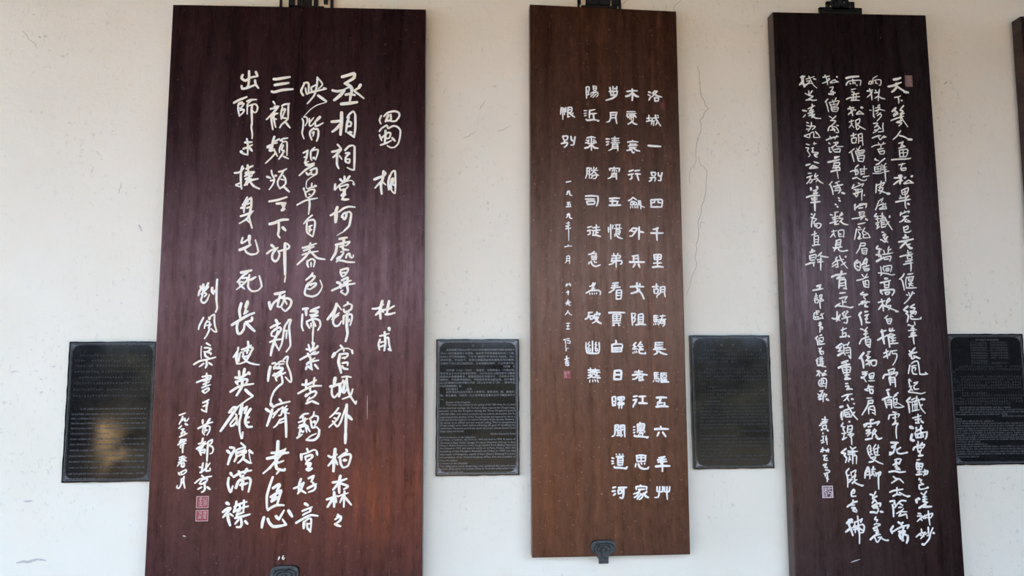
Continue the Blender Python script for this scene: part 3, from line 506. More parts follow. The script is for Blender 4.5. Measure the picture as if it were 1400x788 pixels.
  'm2': '''
木 78 186 1867 230 1874 273 1874/95 176 1825 205 1834 226 1856/106 232 1856 258 1832 281 1824/84 230 1889 232 1838 228 1790
變 56 182 1694 252 1696/50 179 1676 260 1681/61 184 1670 190 1641/61 243 1671 259 1645/50 202 1665 237 1665/50 201 1647 236 1648/56 208 1677 204 1629/56 231 1677 236 1630/61 219 1677 218 1624/56 178 1659 201 1647/56 236 1659 260 1651/61 188 1588 218 1606 236 1624/73 218 1612 241 1594 264 1586
衰 67 182 1436 226 1442 269 1438/61 223 1451 226 1442/56 199 1419 254 1422/67 208 1422 205 1407 243 1410 246 1422/61 187 1404 266 1411/61 196 1389 254 1393/67 199 1386 207 1372/67 175 1365 207 1372 225 1384/78 230 1384 253 1369 282 1361/73 213 1372 224 1346 238 1352
行 73 189 1190 226 1202/73 182 1161 226 1170/73 211 1155 210 1132 193 1123/73 238 1194 278 1200/78 243 1170 283 1168/73 254 1162 268 1115
劍 67 178 945 198 954 218 971 247 951/50 203 940 232 940/56 198 934 197 911 214 911 215 931 197 931/56 226 931 226 911 243 911 243 931 226 931/45 194 896 194 882/45 208 899 214 885/45 228 896 231 885/45 242 897 241 885/67 258 943 278 943 260 920 254 885/67 261 931 283 903 309 891/67 278 943 280 877
外 73 210 718 193 701 181 692/78 210 718 244 715 226 684 203 655 183 652/67 198 695 227 689/84 262 727 259 627/84 267 690 298 684
兵 78 248 497 228 491 199 488/78 211 488 210 445/67 210 468 250 468/78 248 485 250 446/95 178 440 238 440 298 440/84 221 423 206 397/84 249 423 260 397
戈 89 180 239 234 242 288 239/89 234 270 234 242 236 225 272 180 288 140/78 257 264 256 247/89 253 219 227 197 184 185
阻 73 186 24 190 -71/61 186 24 215 21 208 -4 189 -9/61 194 -12 214 -18 205 -43 191 -46/67 240 13 238 -65/67 240 13 277 16 275 -65/61 245 -7 273 -5/61 245 -26 273 -25/61 244 -46 272 -44/84 218 -68 255 -62 297 -68
絕 73 215 -210 195 -232 217 -243/73 212 -240 189 -260 222 -260/73 255 -204 229 -238/61 246 -221 268 -227/67 240 -243 273 -240/67 189 -258 228 -261/50 188 -286 191 -297/50 202 -280 208 -294/50 216 -277 222 -291/67 245 -253 273 -264 239 -269/73 239 -264 241 -291 267 -297 289 -297/78 289 -300 289 -286
老 78 199 -443 263 -440/73 233 -429 229 -462/89 181 -468 240 -460 299 -467/78 235 -468 206 -495 181 -500/73 245 -479 234 -490/78 265 -473 245 -490/73 234 -490 236 -509/84 234 -509 270 -506/73 257 -479 262 -506
江 78 186 -637 217 -632/78 183 -665 213 -659/84 208 -670 184 -708 181 -719/84 231 -638 284 -635/89 259 -638 257 -692/95 258 -680 257 -691/95 229 -688 257 -688 294 -691
邊 78 234 -841 231 -854/67 212 -854 214 -892/67 212 -854 267 -852 264 -892/56 220 -865 262 -864/56 220 -878 261 -877/73 211 -892 267 -891/67 211 -905 269 -904/56 211 -905 210 -919/56 269 -906 269 -919/56 224 -919 258 -918/61 238 -906 235 -919 218 -938/61 230 -927 255 -925 249 -938/67 181 -875 192 -873/67 180 -897 191 -897/67 180 -919 191 -916/84 188 -938 190 -946 246 -949 296 -957/95 284 -958 296 -952
思 78 198 -1099 231 -1094 276 -1097/73 201 -1095 203 -1141/73 270 -1096 269 -1141/61 203 -1114 270 -1113/73 203 -1141 269 -1140/73 237 -1095 236 -1141/67 194 -1159 188 -1186/89 213 -1160 224 -1186 257 -1200 290 -1198/78 287 -1198 293 -1185/67 235 -1154 241 -1165/67 263 -1155 263 -1165
家 73 226 -1323 228 -1336/78 190 -1336 231 -1333 275 -1337/78 193 -1338 192 -1357/78 275 -1339 272 -1361/73 209 -1357 258 -1355/73 225 -1357 208 -1378 169 -1391/73 214 -1378 197 -1405 174 -1418/73 225 -1389 241 -1405 229 -1426 212 -1434/73 224 -1400 196 -1431/84 274 -1374 252 -1395/95 247 -1387 268 -1411 287 -1419
''',
  'm3': '''
步 73 44 1900 49 1867/67 70 1909 69 1871/73 102 1907 98 1877/67 78 1889 102 1892/73 37 1864 110 1868/73 49 1858 54 1829/73 51 1832 101 1838/67 104 1859 100 1832/67 72 1859 74 1835/84 95 1829 59 1805 10 1789
月 73 42 1683 101 1687/67 45 1683 45 1639 32 1609 12 1603/73 98 1687 88 1645 96 1592/61 51 1662 91 1666/61 50 1639 91 1642
清 73 4 1460 33 1460/73 6 1434 29 1437/73 23 1419 6 1407/61 50 1464 111 1466/56 53 1446 110 1448/56 46 1428 116 1430/61 76 1479 75 1429/67 58 1417 54 1381 25 1363/61 61 1414 101 1417/67 98 1417 100 1362/56 60 1396 98 1400/56 57 1381 98 1385
宵 67 28 1212 111 1215/67 28 1212 31 1194/67 111 1213 105 1186/67 66 1224 65 1212/50 54 1200 48 1186/50 80 1201 88 1186/56 65 1206 68 1177/61 47 1171 88 1174/67 50 1171 41 1142 15 1127/73 82 1174 84 1122/56 47 1157 82 1160/56 44 1142 81 1145
五 78 23 961 61 965 106 965/78 26 941 63 941 94 939/78 49 961 45 906/73 89 938 82 907/95 22 906 65 907 114 908
憶 67 10 722 10 682/67 28 745 29 628/61 48 743 44 711/61 65 743 108 746/56 73 734 76 717/56 102 737 99 717/56 59 714 119 717/61 73 703 101 705 101 677 72 677 73 703/50 72 689 101 691/61 64 671 60 648/73 72 665 89 643 123 631/56 89 671 100 660
弟 67 49 510 52 490/67 83 510 80 490/67 35 490 103 493/67 103 490 99 473/67 34 470 102 472/67 34 470 34 450/78 28 447 108 451 113 428 101 422/73 69 490 67 397/78 56 442 33 425 11 419
看 78 81 270 36 267/67 30 247 81 250/73 24 230 98 236/78 53 264 46 219 6 191/67 66 208 62 140/67 66 208 106 210 101 140/56 68 188 102 190/56 68 168 102 169/67 62 140 101 141
雲 89 1 29 65 31 130 30/67 34 13 33 -34/67 34 13 96 14 89 -34/73 65 30 64 -34/50 42 -1 84 1/50 42 -18 84 -17/67 30 -36 95 -34/61 30 -53 95 -51/61 44 -54 32 -71/61 75 -54 80 -71/67 30 -73 46 -71/67 77 -73 89 -71
白 84 53 -193 55 -215 21 -226/78 21 -226 23 -265/73 21 -226 102 -223 99 -265/61 26 -251 99 -249/67 20 -257 20 -280/67 99 -252 98 -280/95 20 -280 98 -279/56 26 -263 93 -262
日 95 39 -434 33 -500/95 39 -434 90 -434 88 -500/95 33 -500 88 -500/84 39 -464 89 -464
瞑 73 16 -642 18 -707/67 16 -642 41 -639 40 -707/61 18 -674 40 -674/67 18 -706 40 -705/73 61 -642 60 -664/73 61 -642 111 -640 107 -664/61 71 -656 94 -654 90 -680 74 -680 71 -656/50 74 -667 91 -667/73 18 -698 40 -696/73 60 -687 110 -686/73 59 -698 110 -697/67 74 -684 67 -728/67 93 -685 89 -728
聞 73 34 -860 33 -917 24 -941 8 -947/67 34 -860 62 -859 58 -888 36 -890/56 37 -874 59 -873/73 109 -861 108 -912 110 -950/67 78 -861 109 -859/67 78 -861 78 -891 106 -890/56 78 -874 106 -874/61 47 -901 91 -900/61 55 -901 55 -939/61 80 -901 82 -950/50 58 -915 80 -914/50 58 -926 80 -925/61 46 -940 93 -938
道 61 38 -1084 43 -1088/61 63 -1083 68 -1089/61 88 -1084 93 -1089/78 40 -1103 98 -1101/67 4 -1112 21 -1117/67 1 -1136 18 -1139/67 4 -1157 20 -1153/78 43 -1104 96 -1102/67 71 -1104 68 -1115/67 51 -1117 50 -1168/67 51 -1117 90 -1116 86 -1169/61 54 -1134 87 -1133/61 53 -1150 86 -1149/67 50 -1168 86 -1168/84 22 -1179 25 -1187 69 -1189 119 -1196/89 107 -1197 124 -1183
河 78 8 -1341 30 -1336/78 2 -1368 27 -1365/78 27 -1386 10 -1399/89 52 -1342 116 -1340/73 49 -1360 49 -1384/73 49 -1360 77 -1360 73 -1384/73 49 -1386 73 -1384/89 93 -1345 90 -1393 81 -1422 62 -1416
''',
  'm4': '''
陽 67 -154 1899 -152 1804/61 -154 1899 -131 1900 -131 1867 -151 1864/61 -137 1861 -135 1834 -152 1831/56 -96 1909 -93 1874/56 -93 1909 -70 1904 -73 1874 -93 1871/50 -93 1892 -73 1891/61 -68 1859 -108 1853 -120 1834/56 -108 1850 -62 1856 -56 1833 -71 1815/56 -91 1844 -117 1817/56 -71 1841 -100 1811
近 56 -174 1697 -151 1698/56 -175 1673 -154 1677/56 -172 1653 -155 1659/73 -128 1701 -132 1636/67 -128 1698 -84 1708/73 -120 1671 -71 1675/78 -97 1666 -94 1625/78 -158 1624 -147 1615 -100 1622 -54 1616/95 -63 1613 -54 1613
乘 67 -155 1466 -117 1476 -85 1469/61 -161 1449 -144 1437/61 -167 1425 -138 1426/56 -138 1455 -144 1420/61 -97 1450 -80 1438/61 -103 1426 -75 1429/56 -97 1456 -101 1417/56 -144 1417 -92 1420/67 -117 1479 -119 1362/84 -173 1381 -144 1388 -127 1405/84 -112 1406 -93 1385 -64 1380
勝 61 -158 1215 -159 1163 -171 1128/61 -158 1209 -138 1215 -139 1163 -140 1128/50 -159 1186 -139 1186/50 -159 1163 -139 1166/56 -124 1216 -119 1198/56 -78 1216 -90 1199/50 -124 1192 -67 1196/61 -101 1222 -105 1181 -131 1157/61 -102 1187 -79 1164 -62 1152/61 -119 1152 -79 1155 -88 1129 -108 1126/61 -108 1152 -125 1128
司 78 -173 980 -122 983 -71 980/73 -71 980 -71 940 -83 899/73 -174 955 -100 957/78 -163 936 -157 910/78 -163 936 -100 940 -103 914/78 -157 912 -103 914
徒 73 -160 721 -126 730/73 -161 693 -132 701/73 -141 690 -141 670 -158 661/67 -118 719 -64 725/67 -124 696 -58 702/67 -89 742 -90 699/67 -112 687 -119 659/67 -92 699 -93 664/67 -90 679 -73 682/84 -119 659 -93 659 -56 648
急 73 -109 523 -130 506 -158 500/67 -118 506 -93 509 -99 489/61 -133 486 -87 488/61 -133 472 -90 474/61 -130 458 -96 460/61 -93 487 -94 458/67 -150 438 -156 421/78 -136 444 -125 416 -97 404 -63 416/61 -111 447 -105 433/61 -97 438 -91 433
為 73 -122 269 -131 247 -151 241/67 -105 269 -120 241 -128 224/67 -134 246 -111 247/73 -134 224 -111 227/78 -112 218 -146 207 -180 187/78 -146 207 -84 210 -64 196 -67 174/45 -151 188 -149 173/45 -132 188 -129 176/45 -112 188 -112 176/45 -95 190 -95 179
破 73 -165 30 -131 33/73 -160 24 -169 -9 -191 -23/67 -152 2 -149 -23/67 -152 2 -126 3 -129 -20/67 -149 -23 -129 -20/73 -95 35 -98 8/67 -118 13 -70 24 -79 7/73 -115 8 -115 -20/67 -110 -9 -84 -4 -105 -37 -133 -54/95 -104 -20 -88 -43 -63 -57
幽 67 -186 -209 -189 -264/61 -160 -203 -169 -225 -152 -231/61 -161 -231 -169 -253 -153 -256/73 -135 -198 -135 -264/61 -105 -206 -113 -226 -99 -228/61 -105 -231 -114 -253 -97 -256/67 -82 -209 -80 -264/78 -183 -251 -181 -284 -159 -293 -92 -293 -80 -263/73 -136 -252 -137 -290/61 -167 -262 -167 -276 -153 -276 -153 -260/61 -111 -257 -111 -274 -97 -274 -97 -257
燕 67 -155 -411 -153 -449/67 -116 -417 -117 -447/73 -172 -427 -83 -428/67 -172 -447 -78 -444/67 -153 -436 -117 -436/61 -142 -460 -142 -482 -117 -483 -117 -461 -142 -460/61 -156 -458 -156 -482 -179 -490/61 -173 -469 -156 -466/61 -103 -455 -103 -472 -84 -472/67 -104 -488 -76 -488/50 -159 -504 -163 -523/50 -137 -504 -137 -521/50 -121 -502 -115 -518/50 -101 -505 -93 -524
''',
  'title': '''
恨 65 -363 1720 -369 1663/59 -350 1720 -351 1620/59 -338 1714 -336 1658/65 -326 1721 -326 1683/65 -307 1721 -311 1639/65 -307 1721 -277 1722 -280 1684 -308 1680/59 -304 1702 -280 1703/65 -311 1642 -293 1646/77 -299 1677 -277 1659 -253 1640/59 -265 1675 -283 1662
別 77 -353 1479 -347 1451/71 -353 1479 -313 1479 -320 1448 -347 1448/77 -366 1416 -317 1426 -323 1401 -342 1385/77 -335 1445 -348 1419/77 -286 1477 -280 1445 -262 1439/77 -252 1474 -259 1439 -265 1408 -287 1405
''',
  'sign': '''
一 59 -330 1094 -291 1102
九 54 -325 1011 -304 1020/54 -313 1023 -322 996 -331 992/59 -304 1020 -301 990 -283 984
五 54 -326 925 -299 929/54 -311 928 -318 891/54 -323 910 -299 913 -301 891/59 -333 890 -293 892
九 54 -327 824 -306 833/54 -315 836 -325 806 -334 803/59 -306 833 -304 800 -287 794
年 48 -331 754 -304 758/48 -338 732 -304 739/54 -338 708 -296 715/54 -316 766 -317 714/42 -314 714 -315 611/42 -335 723 -314 726
二 48 -349 561 -316 568 -291 567/48 -321 577 -319 571
月 48 -332 484 -335 448 -344 429/48 -332 484 -311 487 -311 424/42 -332 466 -314 466/42 -332 448 -314 449
八 89 -331 259 -341 244/89 -313 262 -305 247
十 48 -338 193 -317 196/59 -326 205 -325 172
老 48 -336 119 -312 122/48 -327 134 -327 110/54 -345 106 -303 113/48 -324 110 -342 89/48 -321 107 -319 89 -307 89
人 48 -328 47 -337 27 -352 12/54 -328 38 -313 18 -299 12
王 48 -341 -56 -314 -53/48 -341 -77 -318 -77/48 -342 -101 -315 -100/42 -326 -56 -333 -101
福 48 -367 -186 -343 -181/42 -355 -181 -349 -219/48 -337 -178 -319 -178/48 -340 -192 -316 -195 -316 -213 -337 -210/36 -349 -219 -347 -278 -341 -254 -323 -254
書 59 -344 -316 -342 -360/48 -359 -342 -321 -330/48 -354 -357 -327 -351/48 -357 -368 -324 -364/54 -351 -377 -348 -389 -330 -389 -330 -377 -351 -377
''',
 },
 'R': {
  'r5': '''
拭 106 -434 2029 -436 1982 -423 1935/82 -453 2018 -416 2027/97 -431 1982 -464 1952/53 -406 2003 -335 2026/48 -382 2030 -363 1988 -344 1952 -316 1926/58 -341 2007 -320 2002/53 -402 1985 -373 1988 -395 1961 -423 1935/48 -417 1956 -374 1967 -354 1965
光 48 -420 1879 -400 1867/53 -388 1901 -387 1856/63 -357 1902 -379 1872/58 -400 1867 -364 1857 -354 1852 -381 1836 -415 1817/68 -415 1819 -376 1825 -356 1818 -324 1823
凌 82 -448 1730 -415 1725/53 -427 1691 -446 1670/58 -365 1786 -363 1763 -386 1726/58 -401 1744 -342 1773/63 -391 1725 -354 1737/63 -403 1704 -350 1721/72 -365 1726 -372 1684/63 -398 1684 -346 1698 -373 1668/63 -387 1694 -347 1669 -332 1664 -296 1662
亂 53 -419 1627 -401 1620/53 -420 1601 -398 1594/48 -425 1567 -404 1570/48 -378 1628 -382 1591 -410 1550/58 -403 1594 -351 1595 -351 1584 -373 1566/53 -445 1510 -411 1524 -395 1529/48 -446 1508 -423 1500 -400 1493/48 -395 1529 -400 1493/48 -393 1532 -366 1545 -362 1519 -363 1498 -309 1499/48 -348 1550 -328 1530 -309 1499/43 -348 1550 -336 1527
請 48 -431 1440 -403 1433/48 -437 1409 -412 1405 -423 1384 -404 1353 -404 1343 -418 1332/48 -363 1457 -364 1436/48 -369 1441 -345 1447/53 -386 1405 -370 1410/53 -375 1410 -382 1374/58 -387 1374 -371 1384/53 -383 1369 -336 1369 -337 1359 -368 1354/68 -368 1348 -353 1333 -341 1331/58 -368 1348 -342 1349
公 77 -442 1259 -405 1269/63 -371 1288 -330 1278/63 -383 1259 -412 1236/68 -412 1233 -379 1236 -340 1239/63 -383 1257 -348 1242
放 63 -427 1190 -401 1192/63 -439 1154 -392 1172/58 -408 1159 -420 1128 -444 1102/53 -409 1141 -394 1134 -405 1113 -418 1108/58 -363 1190 -372 1159 -343 1175/53 -383 1139 -347 1150/48 -347 1139 -364 1119/63 -347 1139 -328 1119 -303 1106
筆 97 -410 1067 -409 1047/106 -358 1078 -351 1063/82 -388 1042 -357 1052/82 -389 1021 -353 1027/82 -370 1042 -364 1017/82 -450 988 -406 1001 -339 1004/63 -412 978 -360 983/63 -407 965 -361 968/63 -416 942 -336 951/77 -382 1021 -381 971 -386 925/58 -414 944 -336 954/87 -382 957 -384 875
為 82 -416 847 -408 842/68 -385 850 -399 824 -410 804/58 -422 819 -389 809 -374 804 -401 779/68 -410 804 -417 769 -421 736/58 -396 779 -397 764 -356 769 -338 759 -347 739 -363 729 -383 739/97 -392 749 -372 749
直 58 -424 670 -380 686/58 -395 703 -399 663/58 -402 658 -403 593/53 -402 658 -366 663 -372 593/48 -398 633 -372 635/48 -399 613 -373 615/63 -421 582 -385 590 -357 590
幹 111 -423 549 -423 529/97 -441 526 -403 539/68 -448 498 -442 463 -406 464/63 -445 498 -394 509 -398 474/58 -436 481 -405 486/82 -484 423 -443 438 -407 444/72 -417 444 -417 411/72 -347 524 -379 494/72 -354 499 -329 491 -291 487/58 -386 464 -345 469/63 -382 446 -336 451/68 -354 489 -357 439 -360 379
''',
  'r4': '''
松 58 -259 2022 -201 2034/53 -240 2043 -226 2007 -221 1954/53 -205 2002 -238 1980 -267 1969/53 -210 2012 -200 2007/82 -139 2030 -134 2024/53 -153 2003 -180 1992 -199 1973 -128 1985/53 -159 1997 -125 1982
子 53 -204 1933 -175 1939 -184 1918 -198 1897/58 -198 1899 -174 1897 -176 1871/58 -159 1889 -206 1881 -217 1875 -181 1871
僧 53 -225 1833 -252 1806/58 -244 1812 -233 1765 -225 1723/43 -188 1826 -179 1808/48 -153 1845 -168 1813/48 -216 1802 -202 1771 -198 1750/48 -216 1802 -131 1819 -140 1798 -149 1777 -192 1765/43 -179 1808 -175 1781/43 -206 1781 -148 1792/48 -202 1755 -193 1729 -157 1724/48 -192 1755 -140 1761 -152 1724/43 -193 1742 -151 1745
前 53 -222 1683 -197 1667/58 -164 1686 -208 1646/58 -213 1646 -167 1642 -210 1599/58 -239 1557 -227 1589 -205 1599 -197 1563/48 -218 1563 -181 1569 -201 1584/68 -181 1569 -182 1553/53 -163 1605 -145 1603/53 -200 1594 -169 1590 -150 1559 -151 1543 -172 1543
落 68 -258 1477 -216 1495 -153 1509/53 -225 1511 -216 1485/53 -163 1517 -185 1485/63 -239 1453 -226 1443/68 -236 1412 -232 1376 -217 1376/53 -197 1454 -155 1460 -183 1434 -220 1412 -199 1413/53 -182 1449 -168 1423 -116 1424/53 -210 1402 -191 1376/58 -190 1397 -143 1403 -150 1372/58 -191 1376 -144 1377
韋 72 -193 1331 -152 1337/87 -252 1287 -205 1298 -153 1311/72 -194 1321 -162 1332/63 -201 1280 -154 1285 -161 1259 -202 1264/72 -202 1269 -208 1238/68 -214 1238 -156 1244 -158 1218/77 -231 1207 -194 1218 -153 1221/63 -187 1254 -184 1218/48 -179 1213 -175 1177 -172 1149
侯 53 -225 1123 -252 1094/68 -242 1094 -228 1054 -223 1013/58 -200 1110 -163 1126/68 -217 1079 -175 1090 -136 1098/58 -184 1105 -165 1075/58 -202 1064 -160 1075/58 -208 1046 -151 1052/63 -161 1070 -162 1044 -178 1023/97 -147 1029 -124 1021
ミ 68 -180 985 -170 980/77 -176 965 -164 957
數 77 -209 931 -199 926
ミ 97 -192 910 -187 908
數 68 -255 843 -237 838/58 -218 861 -187 867/68 -213 861 -223 765/63 -241 816 -189 831/58 -236 800 -195 811/63 -263 770 -217 785 -191 791/68 -223 760 -187 765/58 -212 780 -213 760/63 -156 862 -179 826 -184 811/68 -156 857 -152 847 -163 836/58 -184 811 -159 814 -149 806/72 -170 786 -146 766 -110 758/58 -154 806 -181 781
相 48 -252 699 -205 710/48 -236 714 -232 679 -223 654/68 -237 684 -264 654/58 -195 705 -192 659/58 -190 710 -149 713 -152 654/48 -191 684 -171 680 -181 674/48 -192 659 -151 662
見 68 -215 629 -223 568/63 -215 624 -178 634 -187 574/48 -210 609 -187 611/48 -212 589 -188 591/72 -246 566 -223 563 -171 574/63 -227 590 -181 595/63 -243 565 -207 570 -176 575/68 -223 565 -240 539/63 -203 565 -198 547 -173 537 -122 543/72 -142 542 -124 545
我 63 -217 489 -233 464/63 -261 429 -229 454 -162 470/58 -218 464 -215 424 -211 404/63 -262 409 -235 424 -209 434/58 -196 500 -178 455 -154 420 -133 395/97 -145 492 -140 492/58 -148 445 -185 422/58 -231 404 -211 407
有 106 -185 370 -189 345/87 -271 322 -235 339 -189 345 -148 352/77 -189 340 -231 310/72 -226 310 -165 320/72 -206 300 -215 230/68 -207 295 -160 305 -157 270 -154 225/58 -203 270 -162 275/58 -204 250 -168 253/72 -174 230 -149 225
一 72 -210 189 -161 194
疋 77 -214 147 -184 154 -148 162/68 -153 159 -170 132/63 -190 132 -189 93/63 -188 115 -160 117/72 -254 78 -211 107/68 -243 90 -198 83 -167 80 -122 70/77 -127 70 -104 78
好 72 -240 38 -243 -6 -248 -16/77 -284 -16 -254 -21 -217 9/72 -216 14 -233 -21 -250 -40/63 -243 -16 -219 -36/68 -175 38 -196 19/63 -159 43 -149 38 -171 14 -177 -1/63 -196 24 -187 -1/63 -203 -21 -172 -11 -126 -1/63 -171 4 -158 -21 -164 -55 -189 -50
東 48 -197 -90 -203 -119 -194 -144/53 -213 -114 -167 -97/53 -205 -144 -179 -134 -170 -163/72 -226 -169 -180 -164/58 -204 -133 -205 -157/58 -174 -133 -181 -172/97 -157 -160 -148 -165
絹 77 -216 -221 -263 -255 -221 -255/77 -220 -245 -242 -284/72 -247 -284 -212 -279/97 -252 -318 -208 -294/58 -206 -226 -196 -265/53 -194 -235 -164 -226/58 -153 -211 -169 -240/58 -201 -260 -200 -299 -189 -316/63 -191 -260 -150 -255 -145 -299 -147 -343/53 -187 -279 -156 -275/53 -188 -299 -157 -294/63 -164 -318 -147 -343
重 101 -222 -379 -171 -360/97 -252 -418 -208 -399 -157 -389/72 -224 -406 -212 -464/68 -209 -416 -153 -411 -161 -455/53 -205 -435 -160 -433/63 -211 -457 -161 -455/72 -187 -382 -186 -503/82 -202 -479 -167 -474/97 -204 -508 -159 -505/97 -198 -497 -164 -507
之 68 -201 -545 -181 -543/68 -202 -567 -174 -565 -193 -591/72 -193 -591 -168 -586 -146 -591
不 68 -236 -649 -196 -634 -150 -627/68 -181 -637 -202 -666 -223 -682/63 -192 -656 -181 -683/92 -157 -668 -143 -670
減 97 -256 -732 -231 -725/97 -243 -771 -249 -800 -244 -831/68 -222 -757 -230 -805/77 -227 -761 -182 -747 -146 -738/72 -195 -714 -172 -757 -145 -800 -116 -832/97 -139 -705 -140 -707/63 -213 -776 -183 -771/63 -214 -790 -215 -809/63 -214 -795 -179 -786 -185 -810/63 -215 -809 -165 -810/72 -138 -772 -165 -800
錦 97 -185 -850 -185 -852/58 -238 -857 -248 -871/63 -238 -861 -254 -884 -224 -889/63 -229 -889 -240 -908 -231 -923 -222 -942/58 -252 -942 -217 -937/72 -250 -989 -214 -971/58 -232 -947 -244 -985/63 -199 -880 -207 -933/58 -194 -885 -164 -880 -171 -923 -202 -933/53 -196 -909 -170 -907/68 -203 -952 -177 -942 -153 -947/58 -181 -923 -189 -966/63 -178 -952 -175 -985 -175 -1030/53 -158 -952 -184 -971/97 -185 -847 -185 -852
繡 82 -224 -1061 -265 -1093 -230 -1096/77 -231 -1099 -241 -1113 -223 -1136 -234 -1169/63 -188 -1047 -174 -1066/63 -144 -1052 -179 -1066/63 -210 -1080 -130 -1083/58 -211 -1094 -151 -1090/58 -211 -1108 -151 -1104/68 -169 -1061 -175 -1180/68 -197 -1123 -209 -1165/58 -202 -1127 -189 -1151/58 -167 -1118 -142 -1118 -146 -1180
段 68 -209 -1218 -233 -1243 -225 -1281 -224 -1319 -227 -1361/58 -224 -1272 -204 -1267/58 -221 -1305 -196 -1300/63 -222 -1328 -186 -1301/53 -195 -1244 -190 -1277/58 -193 -1249 -153 -1230 -162 -1258 -165 -1277/63 -191 -1291 -155 -1268 -171 -1301 -147 -1306/77 -188 -1333 -157 -1306/72 -163 -1329 -134 -1343 -105 -1351/82 -115 -1353 -97 -1349
已 77 -178 -1380 -196 -1399 -198 -1432 -164 -1432/63 -191 -1390 -171 -1385 -177 -1409 -192 -1408
令 68 -188 -1462 -191 -1483/82 -156 -1474 -191 -1483 -217 -1502 -240 -1515/63 -207 -1502 -182 -1500/82 -237 -1514 -222 -1500/68 -207 -1503 -177 -1501/77 -203 -1524 -174 -1522 -194 -1543 -166 -1557/63 -174 -1529 -160 -1548
拂 135 -228 -1617 -224 -1640/106 -249 -1640 -208 -1612 -205 -1636/97 -235 -1649 -217 -1691 -205 -1735/97 -217 -1677 -262 -1709/72 -202 -1677 -186 -1655/72 -158 -1588 -156 -1650 -151 -1729 -155 -1799/63 -185 -1636 -119 -1609/82 -124 -1609 -136 -1637/68 -185 -1631 -186 -1664/68 -197 -1673 -122 -1651/82 -122 -1651 -108 -1670 -120 -1711 -140 -1716/63 -181 -1659 -184 -1715/68 -198 -1691 -143 -1678/63 -172 -1669 -159 -1701/72 -148 -1683 -124 -1697
''',
